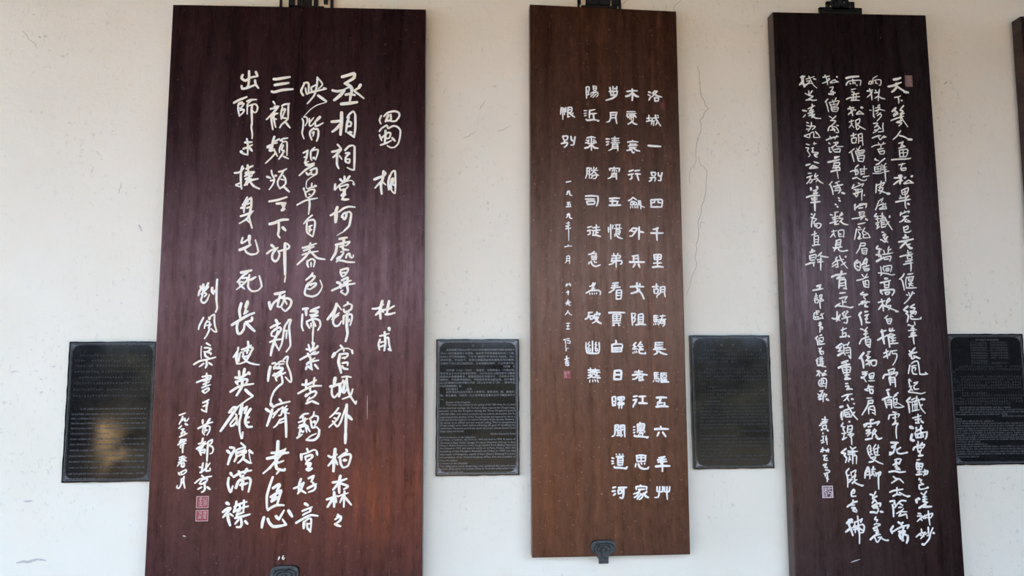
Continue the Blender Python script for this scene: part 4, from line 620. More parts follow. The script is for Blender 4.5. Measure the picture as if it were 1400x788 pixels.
  'r3': '''
雨 101 -58 2018 -15 2029 53 2036/72 -61 1957 -50 1978 -33 1992/53 -44 1989 -6 1998 57 2002 70 1997 62 1954/53 0 2011 0 1969/72 -24 1974 -24 1966/63 14 1985 18 1969/72 33 1959 36 1954
垂 53 -19 1918 21 1927/53 -17 1900 9 1895/53 4 1895 -3 1863 0 1826/58 45 1888 -19 1873/63 -65 1833 -36 1847 7 1853 51 1859/53 -21 1821 -15 1847/48 23 1874 16 1827/58 -26 1823 16 1827 47 1825
松 72 -57 1749 -4 1763/72 -40 1768 -26 1732 -18 1692/68 -4 1748 -32 1721 -57 1700/63 5 1737 11 1743/106 59 1764 72 1762/63 42 1733 14 1706 56 1709 77 1704/63 42 1733 62 1717 77 1707
根 53 -52 1636 -10 1649/53 -33 1654 -33 1618 -13 1587/53 -27 1623 -55 1586/48 6 1650 41 1666 33 1624 9 1613/58 5 1644 6 1608 12 1571 39 1593/48 15 1624 31 1629/58 19 1608 55 1588 85 1573
胡 63 -43 1516 4 1530/63 -21 1540 -23 1498/58 -39 1493 -36 1456 0 1459/53 -39 1493 3 1501 -5 1462/53 20 1530 23 1493 18 1452/53 20 1525 52 1538 54 1494 56 1437/48 23 1499 55 1504/48 22 1473 54 1478
僧 53 -21 1405 -67 1370/63 -46 1378 -37 1337 -29 1296/43 -2 1410 12 1390/53 33 1429 12 1395/53 -12 1384 -5 1353/53 -9 1384 65 1395 53 1369 -5 1353/43 17 1390 21 1359/43 1 1369 53 1380/58 2 1343 12 1302 49 1297/58 4 1340 62 1349 49 1297/48 8 1322 50 1325
憩 58 8 1267 -19 1246/58 -65 1209 -34 1220 -2 1230/53 -24 1210 -15 1184/63 -29 1210 2 1215 -4 1189 -25 1184/53 -22 1241 -20 1179/48 19 1231 79 1234/48 24 1236 26 1179/48 57 1257 53 1185/48 23 1210 54 1216/48 22 1190 53 1190/77 -48 1150 -11 1161/48 -11 1161 14 1143 45 1133 66 1139 71 1149/58 41 1164 94 1175
寂 63 -3 1112 12 1107/68 -40 1099 -60 1065/53 -55 1066 -10 1086 43 1108 26 1082/53 -43 1055 25 1061/53 -27 1061 -24 1025/53 -6 1061 -14 1015/68 -50 1020 -13 1030 29 1046/53 -39 1020 -25 994 -8 1020/53 30 1056 22 1015 20 967/87 43 1010 45 1009
寞 58 -39 933 -34 928/97 2 931 59 936/82 -42 929 -44 883/72 -38 898 -9 919 54 935 50 904/68 -3 934 7 924/63 -10 899 26 904/53 -7 868 -3 833 33 838/53 -12 863 35 869 28 838/48 -2 850 24 852/63 -72 809 -30 815 22 825 43 833/63 22 823 0 802/92 44 808 59 800
龐 63 -23 764 37 777/72 -21 741 -6 736/63 -38 726 -48 685 -61 635/48 -30 716 6 721/48 -26 701 -12 675 -34 645/53 -12 686 -13 655 -30 640 2 645/53 32 734 10 696 18 671 17 650 74 653/48 20 706 55 686 74 651/48 24 676 45 681
眉 53 -11 605 30 605 19 582 -12 585/58 -12 595 -24 559/58 -17 586 -24 561 -52 520/48 -7 581 29 589/53 -3 561 0 521 30 513/53 -3 558 40 561 32 511/43 1 543 32 545/43 0 528 31 530
皓 82 -45 463 -69 440 -68 400 -44 380/72 -56 435 -30 450 -21 420 -34 380 -54 380/63 -52 415 -38 405/87 28 478 0 440/68 38 471 25 425/72 -11 425 36 445/72 -2 405 50 420/72 3 400 12 375/68 8 390 49 393 38 378 12 375
首 48 -15 345 4 320/53 31 350 3 310/53 9 315 40 325/68 -61 295 -23 303 -2 310/58 -8 290 -1 245/58 -6 285 38 295 37 241/53 6 270 26 260/58 -1 245 37 236/48 13 295 10 250
無 72 -18 198 -8 196/72 -11 197 -35 182 -9 177 26 182 -10 162 4 140/77 -33 117 3 127/72 -55 95 -13 113 38 118/68 -18 122 -24 98/68 18 123 7 103/82 -5 83 21 78/63 -4 98 6 88
住 92 -38 33 -60 9/87 -55 9 -42 -31 -39 -70/82 -7 36 18 41/68 -9 6 25 16/68 17 14 2 -16 -2 -50/72 -8 -23 15 -21/77 -2 -50 31 -51
著 63 -51 -102 -26 -110/53 8 -90 -16 -114/63 -21 -119 4 -124/58 -6 -114 -14 -164/58 -22 -141 8 -139/58 -28 -148 3 -143/63 -7 -133 -14 -172/68 12 -167 -45 -187 -68 -226/63 -15 -187 -12 -226 12 -251/63 -10 -197 26 -187 19 -255/53 -6 -211 19 -209/58 -2 -231 18 -229
偏 68 -2 -292 21 -287/53 -5 -309 10 -304/101 -35 -297 -75 -343/97 -58 -338 -45 -377 -44 -419/72 -16 -319 8 -334 -24 -363/72 -7 -334 19 -331/77 -13 -353 -3 -363 47 -358 67 -363 60 -397 35 -402/82 -20 -392 27 -368/63 1 -373 9 -402/63 22 -368 25 -397
袒 58 -59 -453 -13 -450/77 -55 -470 -19 -465 -51 -499/97 -66 -496 -46 -499/58 -2 -470 8 -509/53 1 -470 41 -460 31 -504 9 -506/48 10 -484 35 -482/87 -66 -497 -52 -502/63 -46 -488 -42 -507 -28 -532/58 -1 -498 29 -495/53 -8 -524 43 -522
右 58 -9 -556 -16 -580 -42 -599/82 -15 -570 30 -571/72 -42 -592 -17 -604/72 -6 -585 2 -624/68 -2 -595 24 -592 19 -624 -3 -621
肩 48 -31 -662 12 -660/68 -22 -686 19 -679 12 -706/72 -17 -681 -29 -725 -78 -796/72 -23 -705 12 -701/58 -4 -725 -20 -744 -20 -789/63 -15 -734 21 -725 30 -749 32 -797/53 -10 -749 24 -759/58 8 -778 27 -787
露 82 -11 -837 15 -833/82 -42 -864 8 -864 64 -850/92 -42 -867 -64 -891/82 -68 -876 -42 -865 13 -863 64 -849 42 -877/63 -11 -843 -9 -891/68 -34 -891 -3 -887/87 -50 -920 -20 -915 -41 -939/72 -52 -943 -11 -934 -43 -963/82 -59 -991 -4 -982/63 21 -906 -2 -944/58 5 -920 35 -918 -3 -963/63 18 -944 28 -954 46 -983/82 27 -968 46 -987 76 -980/58 4 -934 -4 -977
雙 58 -32 -1034 -53 -1062/63 -48 -1063 -41 -1105 -27 -1129/53 -22 -1039 -21 -1110/48 -34 -1067 -13 -1058/48 -35 -1091 -9 -1077/48 -31 -1110 -6 -1106/58 23 -1030 2 -1058/58 2 -1058 13 -1115/53 43 -1035 29 -1111/53 11 -1068 52 -1054/53 15 -1092 40 -1087/58 13 -1115 48 -1113/58 -23 -1134 17 -1130 -4 -1158/58 -28 -1134 6 -1153 40 -1173 74 -1185/72 -40 -1169 -4 -1163
腳 87 -57 -1209 -57 -1214/82 -7 -1210 -5 -1215/92 -52 -1208 -74 -1250 -82 -1292/72 -47 -1208 -40 -1251 -42 -1298/58 -64 -1246 -44 -1241/58 -65 -1269 -45 -1265/72 -7 -1204 -19 -1241/63 -23 -1227 9 -1225/63 -24 -1246 1 -1242/68 -31 -1274 -10 -1260 -2 -1279/58 -14 -1246 -26 -1274/63 10 -1251 13 -1280/72 14 -1261 50 -1247 44 -1270 28 -1280/68 32 -1261 28 -1322 27 -1381
葉 77 -47 -1420 -25 -1429 -27 -1458/68 1 -1399 -15 -1430/72 9 -1435 -31 -1453/82 -26 -1453 -3 -1472 6 -1486/82 -12 -1462 -34 -1490/82 -35 -1514 1 -1495 36 -1491 29 -1515/77 35 -1499 29 -1513/82 -26 -1522 10 -1513/77 1 -1499 -30 -1522/72 -26 -1527 9 -1527 12 -1551 -8 -1567/92 -52 -1559 -23 -1559 2 -1567/97 32 -1555 51 -1560
裏 63 -8 -1595 -21 -1615 3 -1618 -7 -1634/53 -28 -1657 -13 -1648 21 -1653 16 -1662 -14 -1671 -40 -1685 -25 -1687 -10 -1676/58 -9 -1667 -1 -1699/68 -31 -1699 4 -1699/68 -17 -1718 8 -1713/63 4 -1699 -17 -1722 21 -1732/87 -65 -1770 -28 -1741 7 -1732/63 -29 -1750 -16 -1783 -7 -1790 14 -1769 20 -1755/63 0 -1755 30 -1751/63 25 -1760 53 -1775 83 -1780/82 73 -1779 83 -1775
''',
  'r2': '''
兩 48 180 2023 216 2044/48 135 1971 144 1990 160 1996 159 1972 138 1969/48 153 1998 178 1988/48 175 2020 172 1972/48 179 2001 217 2010 245 2005 240 1963 224 1962/53 200 1999 199 1978 215 1978
株 72 119 1908 169 1919/68 141 1929 154 1877 156 1832/58 163 1903 137 1871 116 1855/48 190 1919 204 1893/53 183 1893 229 1902/58 227 1925 216 1872 211 1825/53 219 1867 197 1856 183 1845/68 218 1862 244 1847 270 1842
慘 48 130 1742 148 1740/48 164 1782 164 1740 158 1687/53 222 1793 203 1777 224 1780/48 181 1761 223 1767 190 1735/43 174 1735 217 1749 264 1739/48 223 1757 190 1730/43 205 1725 183 1709/48 226 1720 193 1693/53 165 1715 164 1694 171 1676/48 204 1705 230 1706 229 1690 190 1647
裂 58 157 1626 194 1629 166 1589/58 166 1595 198 1608 202 1585 174 1558 150 1545/53 162 1568 196 1574/53 242 1632 237 1596 238 1564 213 1554/48 208 1590 220 1580/48 195 1553 242 1559/63 140 1500 188 1519 214 1522/53 193 1517 207 1486 229 1507 246 1523/72 229 1507 261 1512
苔 48 130 1422 162 1438 204 1444 252 1455/53 190 1459 199 1444/53 237 1465 225 1444/58 214 1439 208 1418/58 181 1402 234 1413/58 186 1392 200 1366/58 190 1381 238 1392 231 1366 200 1363
蘚 53 150 1315 186 1305/63 239 1326 184 1284/53 156 1325 165 1310/63 163 1274 189 1279/53 190 1284 157 1268/53 146 1253 149 1212 196 1217/48 151 1248 199 1259 196 1217/43 150 1232 197 1238/43 172 1253 175 1217/43 127 1196 179 1196 222 1207/48 205 1274 214 1259/48 247 1285 219 1254/48 213 1243 250 1254/48 207 1228 249 1233/58 227 1212 269 1218/63 232 1259 234 1192 235 1130
皮 72 153 1104 144 1032/68 196 1130 189 1094 177 1063/63 152 1093 195 1109 224 1120 204 1089/58 172 1078 203 1073 208 1068 185 1032/68 166 1052 201 1042 242 1027/111 242 1025 263 1025/48 185 1029 174 1027
屈 48 203 986 165 960 153 932/53 203 986 185 950/58 165 961 147 915 132 885/48 163 921 174 926/53 201 946 195 895/58 174 931 226 939/53 169 898 199 911 227 916/63 167 893 229 897/48 221 942 220 921/58 225 911 226 896
鐵 63 138 854 121 829 153 834/63 131 808 162 814/58 147 824 144 773/63 129 773 160 783/72 149 768 136 727/58 134 727 161 748/48 128 763 143 758/68 188 860 190 809/58 168 834 204 834/58 169 809 214 824/58 166 793 223 804/58 176 793 175 737/53 175 778 207 783/58 180 763 211 768/63 181 740 212 748/63 209 824 227 784 265 720/87 251 835 248 822/53 243 789 215 758
交 72 176 699 194 697/72 182 672 206 682 188 651/63 220 662 198 636 225 662/68 189 657 203 631 222 614/72 162 636 177 631/68 177 631 197 616 214 641
錯 82 135 582 121 561 165 554/72 147 562 138 491/72 135 531 151 536/82 116 509 147 511/82 154 506 157 476/92 115 453 142 468 168 479/58 230 577 218 552/58 245 557 228 547/58 170 511 216 517 258 527/53 182 547 190 511/53 223 547 216 517/63 174 491 188 466/58 179 486 241 497 228 456/58 193 471 224 474
迴 53 148 411 151 371 147 341/58 125 358 171 356 206 351 237 341 265 346/48 144 336 161 356/53 180 416 168 401 177 371/53 179 411 241 419 230 366/53 194 396 217 398 213 376 190 376 194 396/48 193 386 214 386
高 97 178 311 201 311/82 138 276 177 283 224 296/63 171 276 174 231/63 213 286 205 236/53 175 256 206 261/63 174 236 205 238/77 136 196 142 211 193 218 250 221 251 196/77 137 217 136 202 150 182/72 142 212 193 220 250 217 248 197 231 172/58 172 197 181 180 201 182/58 177 197 213 200 201 180
枝 68 110 113 167 128/68 140 140 148 98 150 43/82 145 98 110 56/77 153 93 170 78/63 205 150 185 128 176 103/63 204 148 211 133 182 108/58 181 103 175 85 216 88 194 53/63 180 78 215 63 275 41/87 254 42 274 39
白 58 183 6 156 -16/58 169 -16 182 -60/63 174 -26 215 -21 202 -63/53 183 -41 206 -38/53 182 -60 202 -61
摧 77 117 -127 163 -115/82 128 -110 130 -164/77 195 -100 193 -120 234 -115/68 220 -98 203 -125/68 175 -164 197 -144 237 -154/106 132 -133 134 -177 141 -224/82 87 -194 119 -177 155 -163/77 161 -158 191 -153/82 197 -143 180 -173 183 -207 185 -251/68 185 -173 237 -153/63 217 -153 213 -222/58 200 -182 241 -175/58 198 -202 239 -197/68 192 -224 258 -219
朽 63 154 -271 157 -300 162 -344/68 132 -302 173 -283/72 130 -334 156 -319/53 160 -334 183 -295/58 188 -285 245 -278/58 204 -285 207 -305 238 -305 241 -330 224 -369 202 -398/53 188 -290 181 -320
骨 63 161 -437 172 -471/63 169 -437 205 -427 215 -432 198 -466/53 178 -456 199 -451/82 114 -504 131 -475 182 -471 239 -456 222 -486/77 171 -495 176 -524/77 176 -489 165 -503 174 -557/72 180 -499 211 -499 214 -533 214 -572/58 179 -518 205 -518/58 178 -537 206 -535
龍 87 139 -600 165 -593/97 148 -615 156 -649/97 99 -675 141 -658 176 -654/82 119 -682 131 -740/72 139 -682 172 -678 171 -745/58 138 -697 169 -695/58 137 -716 167 -714/63 234 -620 202 -639/58 191 -654 222 -639/58 191 -654 192 -731/58 200 -673 221 -668 214 -697/48 214 -697 277 -732/58 196 -736 236 -739 277 -732/53 198 -702 214 -697/53 203 -717 218 -712
雲 63 179 -774 209 -779/77 150 -798 140 -832/63 152 -798 193 -794 233 -791 222 -813/63 199 -779 195 -837/58 176 -822 206 -818/68 200 -842 188 -866/58 183 -865 219 -863/82 173 -874 198 -864 218 -869/63 213 -874 202 -893 197 -936 199 -984/72 200 -845 183 -869
死 92 149 -1017 209 -1018/87 193 -1027 156 -1060/87 152 -1050 182 -1046 164 -1098/97 133 -1112 170 -1089/87 134 -1093 159 -1103/72 196 -1070 199 -1098 229 -1106 279 -1095/72 227 -1056 190 -1079/82 269 -1099 282 -1095
黑 68 171 -1155 201 -1146 226 -1149/68 226 -1151 204 -1189/63 175 -1169 184 -1184/77 156 -1193 184 -1181 209 -1175/72 184 -1174 182 -1207/72 158 -1191 184 -1182 212 -1178/63 185 -1159 187 -1220/58 220 -1159 209 -1187/87 173 -1206 202 -1220 211 -1232/82 120 -1248 150 -1243 180 -1244 210 -1251 255 -1247/58 176 -1225 211 -1230
入 72 153 -1284 172 -1300 206 -1306 234 -1334/68 191 -1303 161 -1319 135 -1335
太 77 116 -1406 151 -1394 226 -1384/72 177 -1371 174 -1428/77 141 -1437 174 -1423 203 -1430/68 195 -1409 228 -1428 262 -1443/87 258 -1441 280 -1438
陰 82 114 -1478 151 -1474 145 -1498/87 132 -1504 137 -1535 136 -1596/68 150 -1484 158 -1516 143 -1526/72 245 -1476 206 -1473 174 -1498 153 -1526/68 190 -1494 218 -1510/63 183 -1526 213 -1522/58 160 -1573 196 -1555 222 -1536/63 181 -1559 248 -1560/68 195 -1569 179 -1592/72 179 -1592 209 -1585 241 -1579 247 -1611
雷 92 171 -1639 194 -1656/82 210 -1642 189 -1656/92 129 -1669 108 -1697 116 -1725/77 117 -1715 168 -1688 218 -1670 258 -1662/77 258 -1664 242 -1689/87 194 -1661 213 -1680 201 -1707/87 171 -1712 226 -1708/72 175 -1726 225 -1717/111 175 -1735 183 -1767/97 200 -1726 243 -1745/106 183 -1754 206 -1782/97 204 -1735 196 -1782/101 243 -1745 242 -1773 230 -1801/68 183 -1767 202 -1772
''',
  'r1': '''
天 116 357 2013 391 2019 419 2030/97 305 1951 346 1959 384 1976 421 1990/111 379 1981 377 1949 359 1923 334 1904/87 382 1955 418 1929 453 1908/111 443 1908 479 1901
下 63 355 1856 387 1862 409 1871/63 387 1860 391 1833 389 1807/92 414 1831 419 1830
幾 97 360 1764 326 1732/97 353 1738 373 1717 346 1701/68 430 1786 407 1760 396 1744/63 396 1744 422 1739 394 1712/72 346 1717 340 1690/63 399 1712 431 1723 398 1696/77 335 1702 362 1718/63 311 1654 360 1674 424 1693/58 398 1703 417 1661 455 1602/68 406 1656 358 1639 405 1635 377 1608/53 392 1692 401 1656
人 63 390 1567 355 1519 320 1490/63 377 1525 418 1515 454 1494/101 453 1492 485 1492
畫 58 367 1457 399 1468/63 405 1473 381 1420/63 365 1415 423 1431/58 388 1447 423 1431/58 369 1399 370 1337/58 374 1399 440 1406 435 1364 417 1338/48 401 1405 402 1343/48 378 1374 431 1379/53 371 1342 418 1343/72 296 1315 375 1322 416 1322 462 1330
古 53 356 1271 414 1285/53 388 1287 375 1250/58 370 1245 379 1225 411 1228/58 375 1240 417 1246 410 1225
松 111 371 1178 356 1111/97 350 1178 376 1183/77 310 1159 349 1162 381 1173/82 347 1136 301 1103/87 363 1142 379 1137/72 396 1158 412 1168/97 459 1174 470 1179/58 436 1143 388 1111 435 1117 474 1117/63 436 1140 474 1117
畢 53 366 1054 371 1018/58 368 1054 427 1076 408 1024 377 1019/48 372 1034 409 1045/48 395 1060 395 978 392 932/53 350 1008 359 993/77 425 1009 401 988/63 343 985 396 993/77 310 954 373 967 436 978/97 413 941 424 938/58 391 964 391 923 398 900
宏 82 419 942 423 932
宏 68 351 866 342 840/58 350 851 383 866 422 879 413 861/58 381 879 385 866/68 365 830 412 838/72 391 836 363 800 333 784/58 395 810 378 790 424 785/63 404 800 427 788
巳 63 365 744 368 708 377 698 408 701 427 714/63 367 739 401 752 400 729 378 719
老 106 376 675 379 648/97 356 652 401 658/87 315 617 373 627 441 643/87 404 638 372 612 328 571/77 372 612 395 577 410 562 428 564/68 391 592 413 602/92 350 593 325 568/82 396 586 406 573 428 568
韋 53 388 548 392 517/53 382 527 418 533/68 318 494 360 505 428 518/53 380 497 417 502 415 477 379 475/53 380 497 384 472/58 362 452 425 467/63 345 429 387 439 423 444/53 404 462 408 447/68 407 442 408 407 403 374
偃 68 345 351 328 326 301 306/68 312 311 326 291 334 251 339 216/63 376 346 420 354/53 361 321 354 281 356 236/58 364 321 426 329/53 379 316 382 291 414 296/53 421 326 411 291/43 383 306 412 309/53 376 271 417 271/58 403 286 380 246/53 381 266 416 249/63 356 234 399 234 441 236/63 337 227 337 215
少 53 374 198 380 168/63 355 178 365 173/63 408 203 396 178 362 133 330 105/68 397 190 422 190
絕 92 359 83 321 53/77 326 48 356 38 340 24/77 340 24 359 4 346 -46/72 416 98 379 73 420 68 403 48/68 377 43 428 38 416 14/63 376 33 412 28 381 19/63 380 14 378 -19 414 -24 460 -21/72 460 -21 466 -9/53 385 4 400 -4
筆 87 354 -71 367 -73/58 407 -46 411 -71/58 400 -75 378 -95/53 369 -75 395 -80/63 351 -117 387 -115 421 -110/63 394 -90 392 -164/48 373 -103 409 -100/48 376 -135 412 -132/53 369 -154 416 -152/63 353 -168 420 -158/53 370 -143 406 -141/63 391 -133 390 -193 393 -227
長 82 398 -259 377 -281 348 -325/68 349 -281 358 -296/77 344 -310 412 -293/77 360 -305 367 -347 394 -335/82 384 -325 434 -345
風 63 346 -398 329 -467/63 360 -386 386 -369 412 -367 420 -399 425 -472/68 425 -472 451 -474 492 -470/58 486 -472 472 -457/58 358 -408 400 -399/77 369 -408 362 -437/58 363 -423 393 -418 387 -442/68 361 -442 370 -467 400 -472
起 53 337 -510 326 -520/63 337 -512 330 -533 336 -567/53 336 -514 351 -531/53 328 -572 353 -568/53 348 -568 336 -597/63 320 -613 347 -592 356 -606/63 325 -616 375 -621 425 -629 461 -619/63 370 -543 406 -534/63 401 -539 374 -563/63 369 -563 372 -592 408 -590
纖 87 332 -660 300 -688/77 300 -688 314 -708 319 -780/72 310 -698 330 -693/68 388 -650 381 -684/63 341 -679 372 -665/58 335 -698 422 -675/63 397 -670 405 -704 418 -747 450 -786/97 428 -672 453 -675/53 349 -708 346 -756/53 370 -694 366 -756/53 386 -694 382 -756/48 343 -722 394 -713/58 340 -768 402 -757/72 430 -718 409 -728
末 63 342 -824 414 -805/68 389 -795 390 -862/68 361 -838 412 -831/72 365 -862 395 -863/82 411 -848 430 -860/68 365 -861 395 -859/68 386 -842 390 -861/87 416 -852 428 -862
滿 135 317 -894 342 -904/106 329 -952 316 -995 341 -1000/121 328 -1000 343 -1002/72 360 -933 386 -919 422 -905/82 367 -899 370 -928/82 409 -885 401 -929/72 354 -943 362 -981/72 359 -957 405 -943 456 -934/82 455 -939 448 -972 437 -991/72 405 -933 402 -981/63 379 -957 372 -976/68 419 -953 423 -972/63 367 -981 423 -974
堂 68 375 -1010 376 -1038/63 364 -1033 368 -1043/72 410 -1020 393 -1039/87 331 -1076 342 -1057 373 -1048/68 373 -1048 429 -1034 412 -1063/63 367 -1062 370 -1086/58 372 -1062 402 -1058 396 -1082/72 370 -1091 395 -1086/72 385 -1091 386 -1120/92 373 -1124 408 -1120
動 63 356 -1157 381 -1153/72 354 -1176 347 -1214/58 359 -1176 372 -1214/63 364 -1186 404 -1186 392 -1215/68 349 -1189 351 -1232/58 355 -1175 374 -1184/58 349 -1189 404 -1190 391 -1223/58 374 -1180 368 -1270/53 357 -1208 398 -1206/63 351 -1232 391 -1232/58 355 -1251 390 -1249/82 343 -1272 389 -1268/68 400 -1251 440 -1242 434 -1266 413 -1273/68 416 -1232 419 -1256 403 -1280
色 68 366 -1301 371 -1312/63 361 -1312 386 -1313 374 -1331 398 -1346/63 363 -1355 398 -1346 398 -1351/63 363 -1350 361 -1383 386 -1386 437 -1375/87 426 -1377 437 -1372
嗟 116 331 -1467 334 -1491/106 346 -1458 361 -1463/72 420 -1403 393 -1435/68 374 -1416 403 -1436/68 387 -1449 417 -1445/68 403 -1431 399 -1487/68 385 -1468 421 -1464/72 384 -1482 424 -1488/77 419 -1487 388 -1511 351 -1533/68 408 -1506 406 -1530/87 387 -1525 454 -1521/92 351 -1532 382 -1514/87 382 -1523 452 -1524/72 408 -1505 397 -1524
神 72 339 -1574 363 -1577/68 332 -1595 362 -1593 372 -1603 351 -1617 327 -1637/63 356 -1617 370 -1631/58 382 -1598 381 -1617/53 362 -1603 392 -1594/58 392 -1589 396 -1617/63 392 -1594 458 -1576 446 -1604 431 -1613/53 396 -1608 436 -1606/72 424 -1557 426 -1608 430 -1665
妙 63 358 -1696 359 -1724 343 -1742/68 312 -1756 343 -1733 389 -1720/63 384 -1720 367 -1752 346 -1770/58 343 -1742 377 -1752/53 388 -1738 403 -1725/77 416 -1683 415 -1734/63 402 -1748 422 -1744/63 453 -1688 433 -1725/92 453 -1726 463 -1730/72 433 -1725 420 -1767 399 -1794 372 -1817/101 358 -1812 377 -1817
''',
  'sub': '''
工 97 -399 245 -366 257/87 -371 255 -378 225/82 -434 212 -393 220 -350 227
部 48 -421 162 -396 169/58 -410 186 -408 167/63 -424 147 -396 152/58 -425 137 -419 110/53 -423 132 -392 137 -398 112 -419 110/53 -380 172 -377 137/58 -375 172 -360 177 -366 147 -377 139 -352 137 -352 127 -372 125/63 -377 132 -381 97 -378 65
戲 48 -417 43 -387 46/53 -430 28 -387 36/48 -412 48 -413 14/53 -433 24 -440 -21/48 -418 14 -398 19/48 -434 -6 -394 -1/53 -435 -26 -390 -23/48 -424 -6 -420 -21/48 -399 -1 -405 -21/53 -372 24 -368 4 -359 -18/48 -383 9 -358 19/43 -357 24 -350 26/58 -390 -16 -359 -16
為韋 72 -397 -58 -376 -55/63 -386 -45 -388 -80/58 -400 -75 -375 -67/48 -394 -99 -368 -89/58 -388 -89 -393 -131/53 -393 -80 -368 -89 -374 -109/53 -391 -153 -376 -151
偃 63 -412 -162 -435 -181/68 -428 -181 -416 -201 -415 -232/53 -394 -157 -376 -152/48 -403 -176 -400 -225/48 -403 -179 -367 -171 -374 -206 -394 -210/63 -399 -196 -374 -206/63 -403 -228 -357 -223
為 63 -409 -259 -397 -269/63 -386 -254 -408 -284/58 -397 -274 -399 -308/63 -403 -288 -373 -284 -374 -308/63 -399 -298 -384 -310
雙 58 -416 -337 -437 -359/63 -427 -356 -428 -385 -409 -400/48 -421 -342 -423 -376/53 -400 -327 -403 -390/53 -385 -327 -386 -391/48 -406 -347 -371 -342/48 -407 -366 -372 -364/48 -413 -390 -373 -381/53 -377 -376 -384 -405/63 -424 -400 -399 -398 -379 -405 -357 -408
松 82 -431 -444 -411 -444/68 -421 -439 -417 -463 -413 -485/72 -411 -453 -438 -480/68 -406 -453 -392 -463/82 -366 -444 -356 -442/68 -372 -458 -393 -478 -355 -471/63 -372 -463 -355 -471
圖 53 -402 -507 -384 -499 -364 -504/58 -414 -515 -423 -539 -412 -563 -372 -563/58 -402 -510 -374 -501 -357 -515 -365 -580/53 -405 -520 -380 -520 -391 -544/58 -400 -525 -401 -549/53 -391 -539 -371 -544/53 -411 -544 -391 -554
歌 58 -419 -604 -386 -599/58 -435 -626 -411 -640/68 -394 -611 -416 -640 -434 -654/63 -426 -645 -396 -640/82 -427 -669 -402 -664/58 -416 -645 -412 -669/63 -380 -621 -391 -650 -393 -688/63 -385 -631 -360 -631 -376 -650/101 -365 -667 -348 -677
''',
  'sign': '''
黃 63 -384 -808 -384 -842/58 -410 -827 -361 -832/58 -422 -860 -371 -842/63 -433 -878 -402 -859 -372 -855/68 -386 -836 -387 -864/58 -411 -845 -366 -845/58 -408 -878 -404 -902 -374 -902/58 -403 -878 -378 -874 -379 -902/82 -419 -909 -412 -914/87 -370 -914 -363 -919
新 87 -408 -938 -406 -940/53 -417 -964 -397 -959/53 -428 -995 -404 -992/53 -407 -964 -409 -1011/53 -424 -1014 -399 -1007/53 -382 -959 -389 -993/58 -379 -988 -378 -1026/53 -388 -983 -373 -978
利 53 -430 -1068 -407 -1059/53 -416 -1049 -418 -1087/63 -433 -1082 -418 -1078/58 -413 -1073 -397 -1068/63 -393 -1073 -363 -1069/58 -372 -1059 -369 -1088/72 -378 -1073 -388 -1083
在 63 -415 -1115 -385 -1111/58 -400 -1116 -411 -1149/63 -406 -1130 -402 -1151/58 -391 -1135 -381 -1132/63 -397 -1151 -377 -1149
書 58 -418 -1186 -393 -1177/63 -391 -1177 -404 -1200/63 -409 -1205 -385 -1205
年 58 -420 -1187 -408 -1194/58 -392 -1178 -408 -1204 -384 -1211/58 -402 -1225 -375 -1228 -368 -1239 -391 -1251 -416 -1253/58 -406 -1255 -405 -1277/63 -391 -1246 -388 -1279 -392 -1317/58 -398 -1288 -379 -1298
''',
 },
}
CRACKS = [[(0.978, 2.783), (0.984, 2.737), (0.991, 2.646), (1.019, 2.593), (0.981, 2.54), (0.984, 2.495), (0.964, 2.442), (0.96, 2.367), (0.946, 2.33)],
          [(0.968, 2.382), (0.979, 2.345), (1.004, 2.316), (0.998, 2.242), (0.976, 2.168), (0.959, 2.08), (0.954, 2.021), (0.946, 1.971), (0.944, 1.906), (0.919, 1.848), (0.899, 1.791)],
          [(0.946, 2.345), (0.93, 2.307), (0.932, 2.263)],
          [(0.958, 2.065), (0.974, 2.102), (0.988, 2.095)],
          [(0.652, 3.037), (0.671, 3.064), (0.694, 3.091)],
          [(0.896, 2.994), (0.882, 3.043), (0.925, 3.091)],
          [(-1.822, 2.874), (-1.776, 2.826), (-1.754, 2.801)],
          [(-1.405, 2.2), (-1.400, 2.22), (-1.396, 2.245)],
          [(-0.022, 2.446), (0.0, 2.457), (0.027, 2.478)],
          [(0.119, 2.479), (0.15, 2.49), (0.171, 2.505)],
          [(0.042, 2.573), (0.055, 2.59), (0.07, 2.611)]]
for i, c in enumerate(CRACKS):
    # a plaster crack wanders between its corners
    pts = []
    for a, b in zip(c[:-1], c[1:]):
        pts.append(a)
        for t in (0.35, 0.7):
            pts.append((a[0] + (b[0] - a[0]) * t + random.uniform(-0.004, 0.004),
                        a[1] + (b[1] - a[1]) * t + random.uniform(-0.003, 0.003)))
    pts.append(c[-1])
    wall_mark('crack', pts, (0.0030, 0.0026, 0.0017, 0.0017)[i] if i < 4 else 0.0024, M['crack'])
for p, w in (([(-1.707, 0.770), (-1.678, 0.775), (-1.668, 0.772), (-1.633, 0.781), (-1.602, 0.777)], 0.009),
             ([(-1.695, 0.999), (-1.684, 0.997), (-1.664, 0.999)], 0.007),
             ([(-1.319, 2.072), (-1.306, 2.048)], 0.007),
             ([(-1.754, 2.851), (-1.745, 2.845)], 0.006),
             ([(2.086, 2.732), (2.072, 2.722)], 0.008)):
    wall_mark('smudge', p, w, M['smudge'])

# ------------------------------------------------------------------ calligraphy boards
YF, YB = -0.075, -0.020

def board(name, label, corners, mat, z_bottom):
    """corners: top-left, top-right, bottom-left, bottom-right of the face"""
    tl, tr, bl, br = corners
    cx = 0.5 * (bl[0] + br[0])
    root = thing(name, (cx, YF, z_bottom), label, 'board')
    bm = bmesh.new()
    prism(bm, [bl, br, tr, tl], YF, YB, 0.0035, 2)
    link('panel', bm, mat, root)
    return root

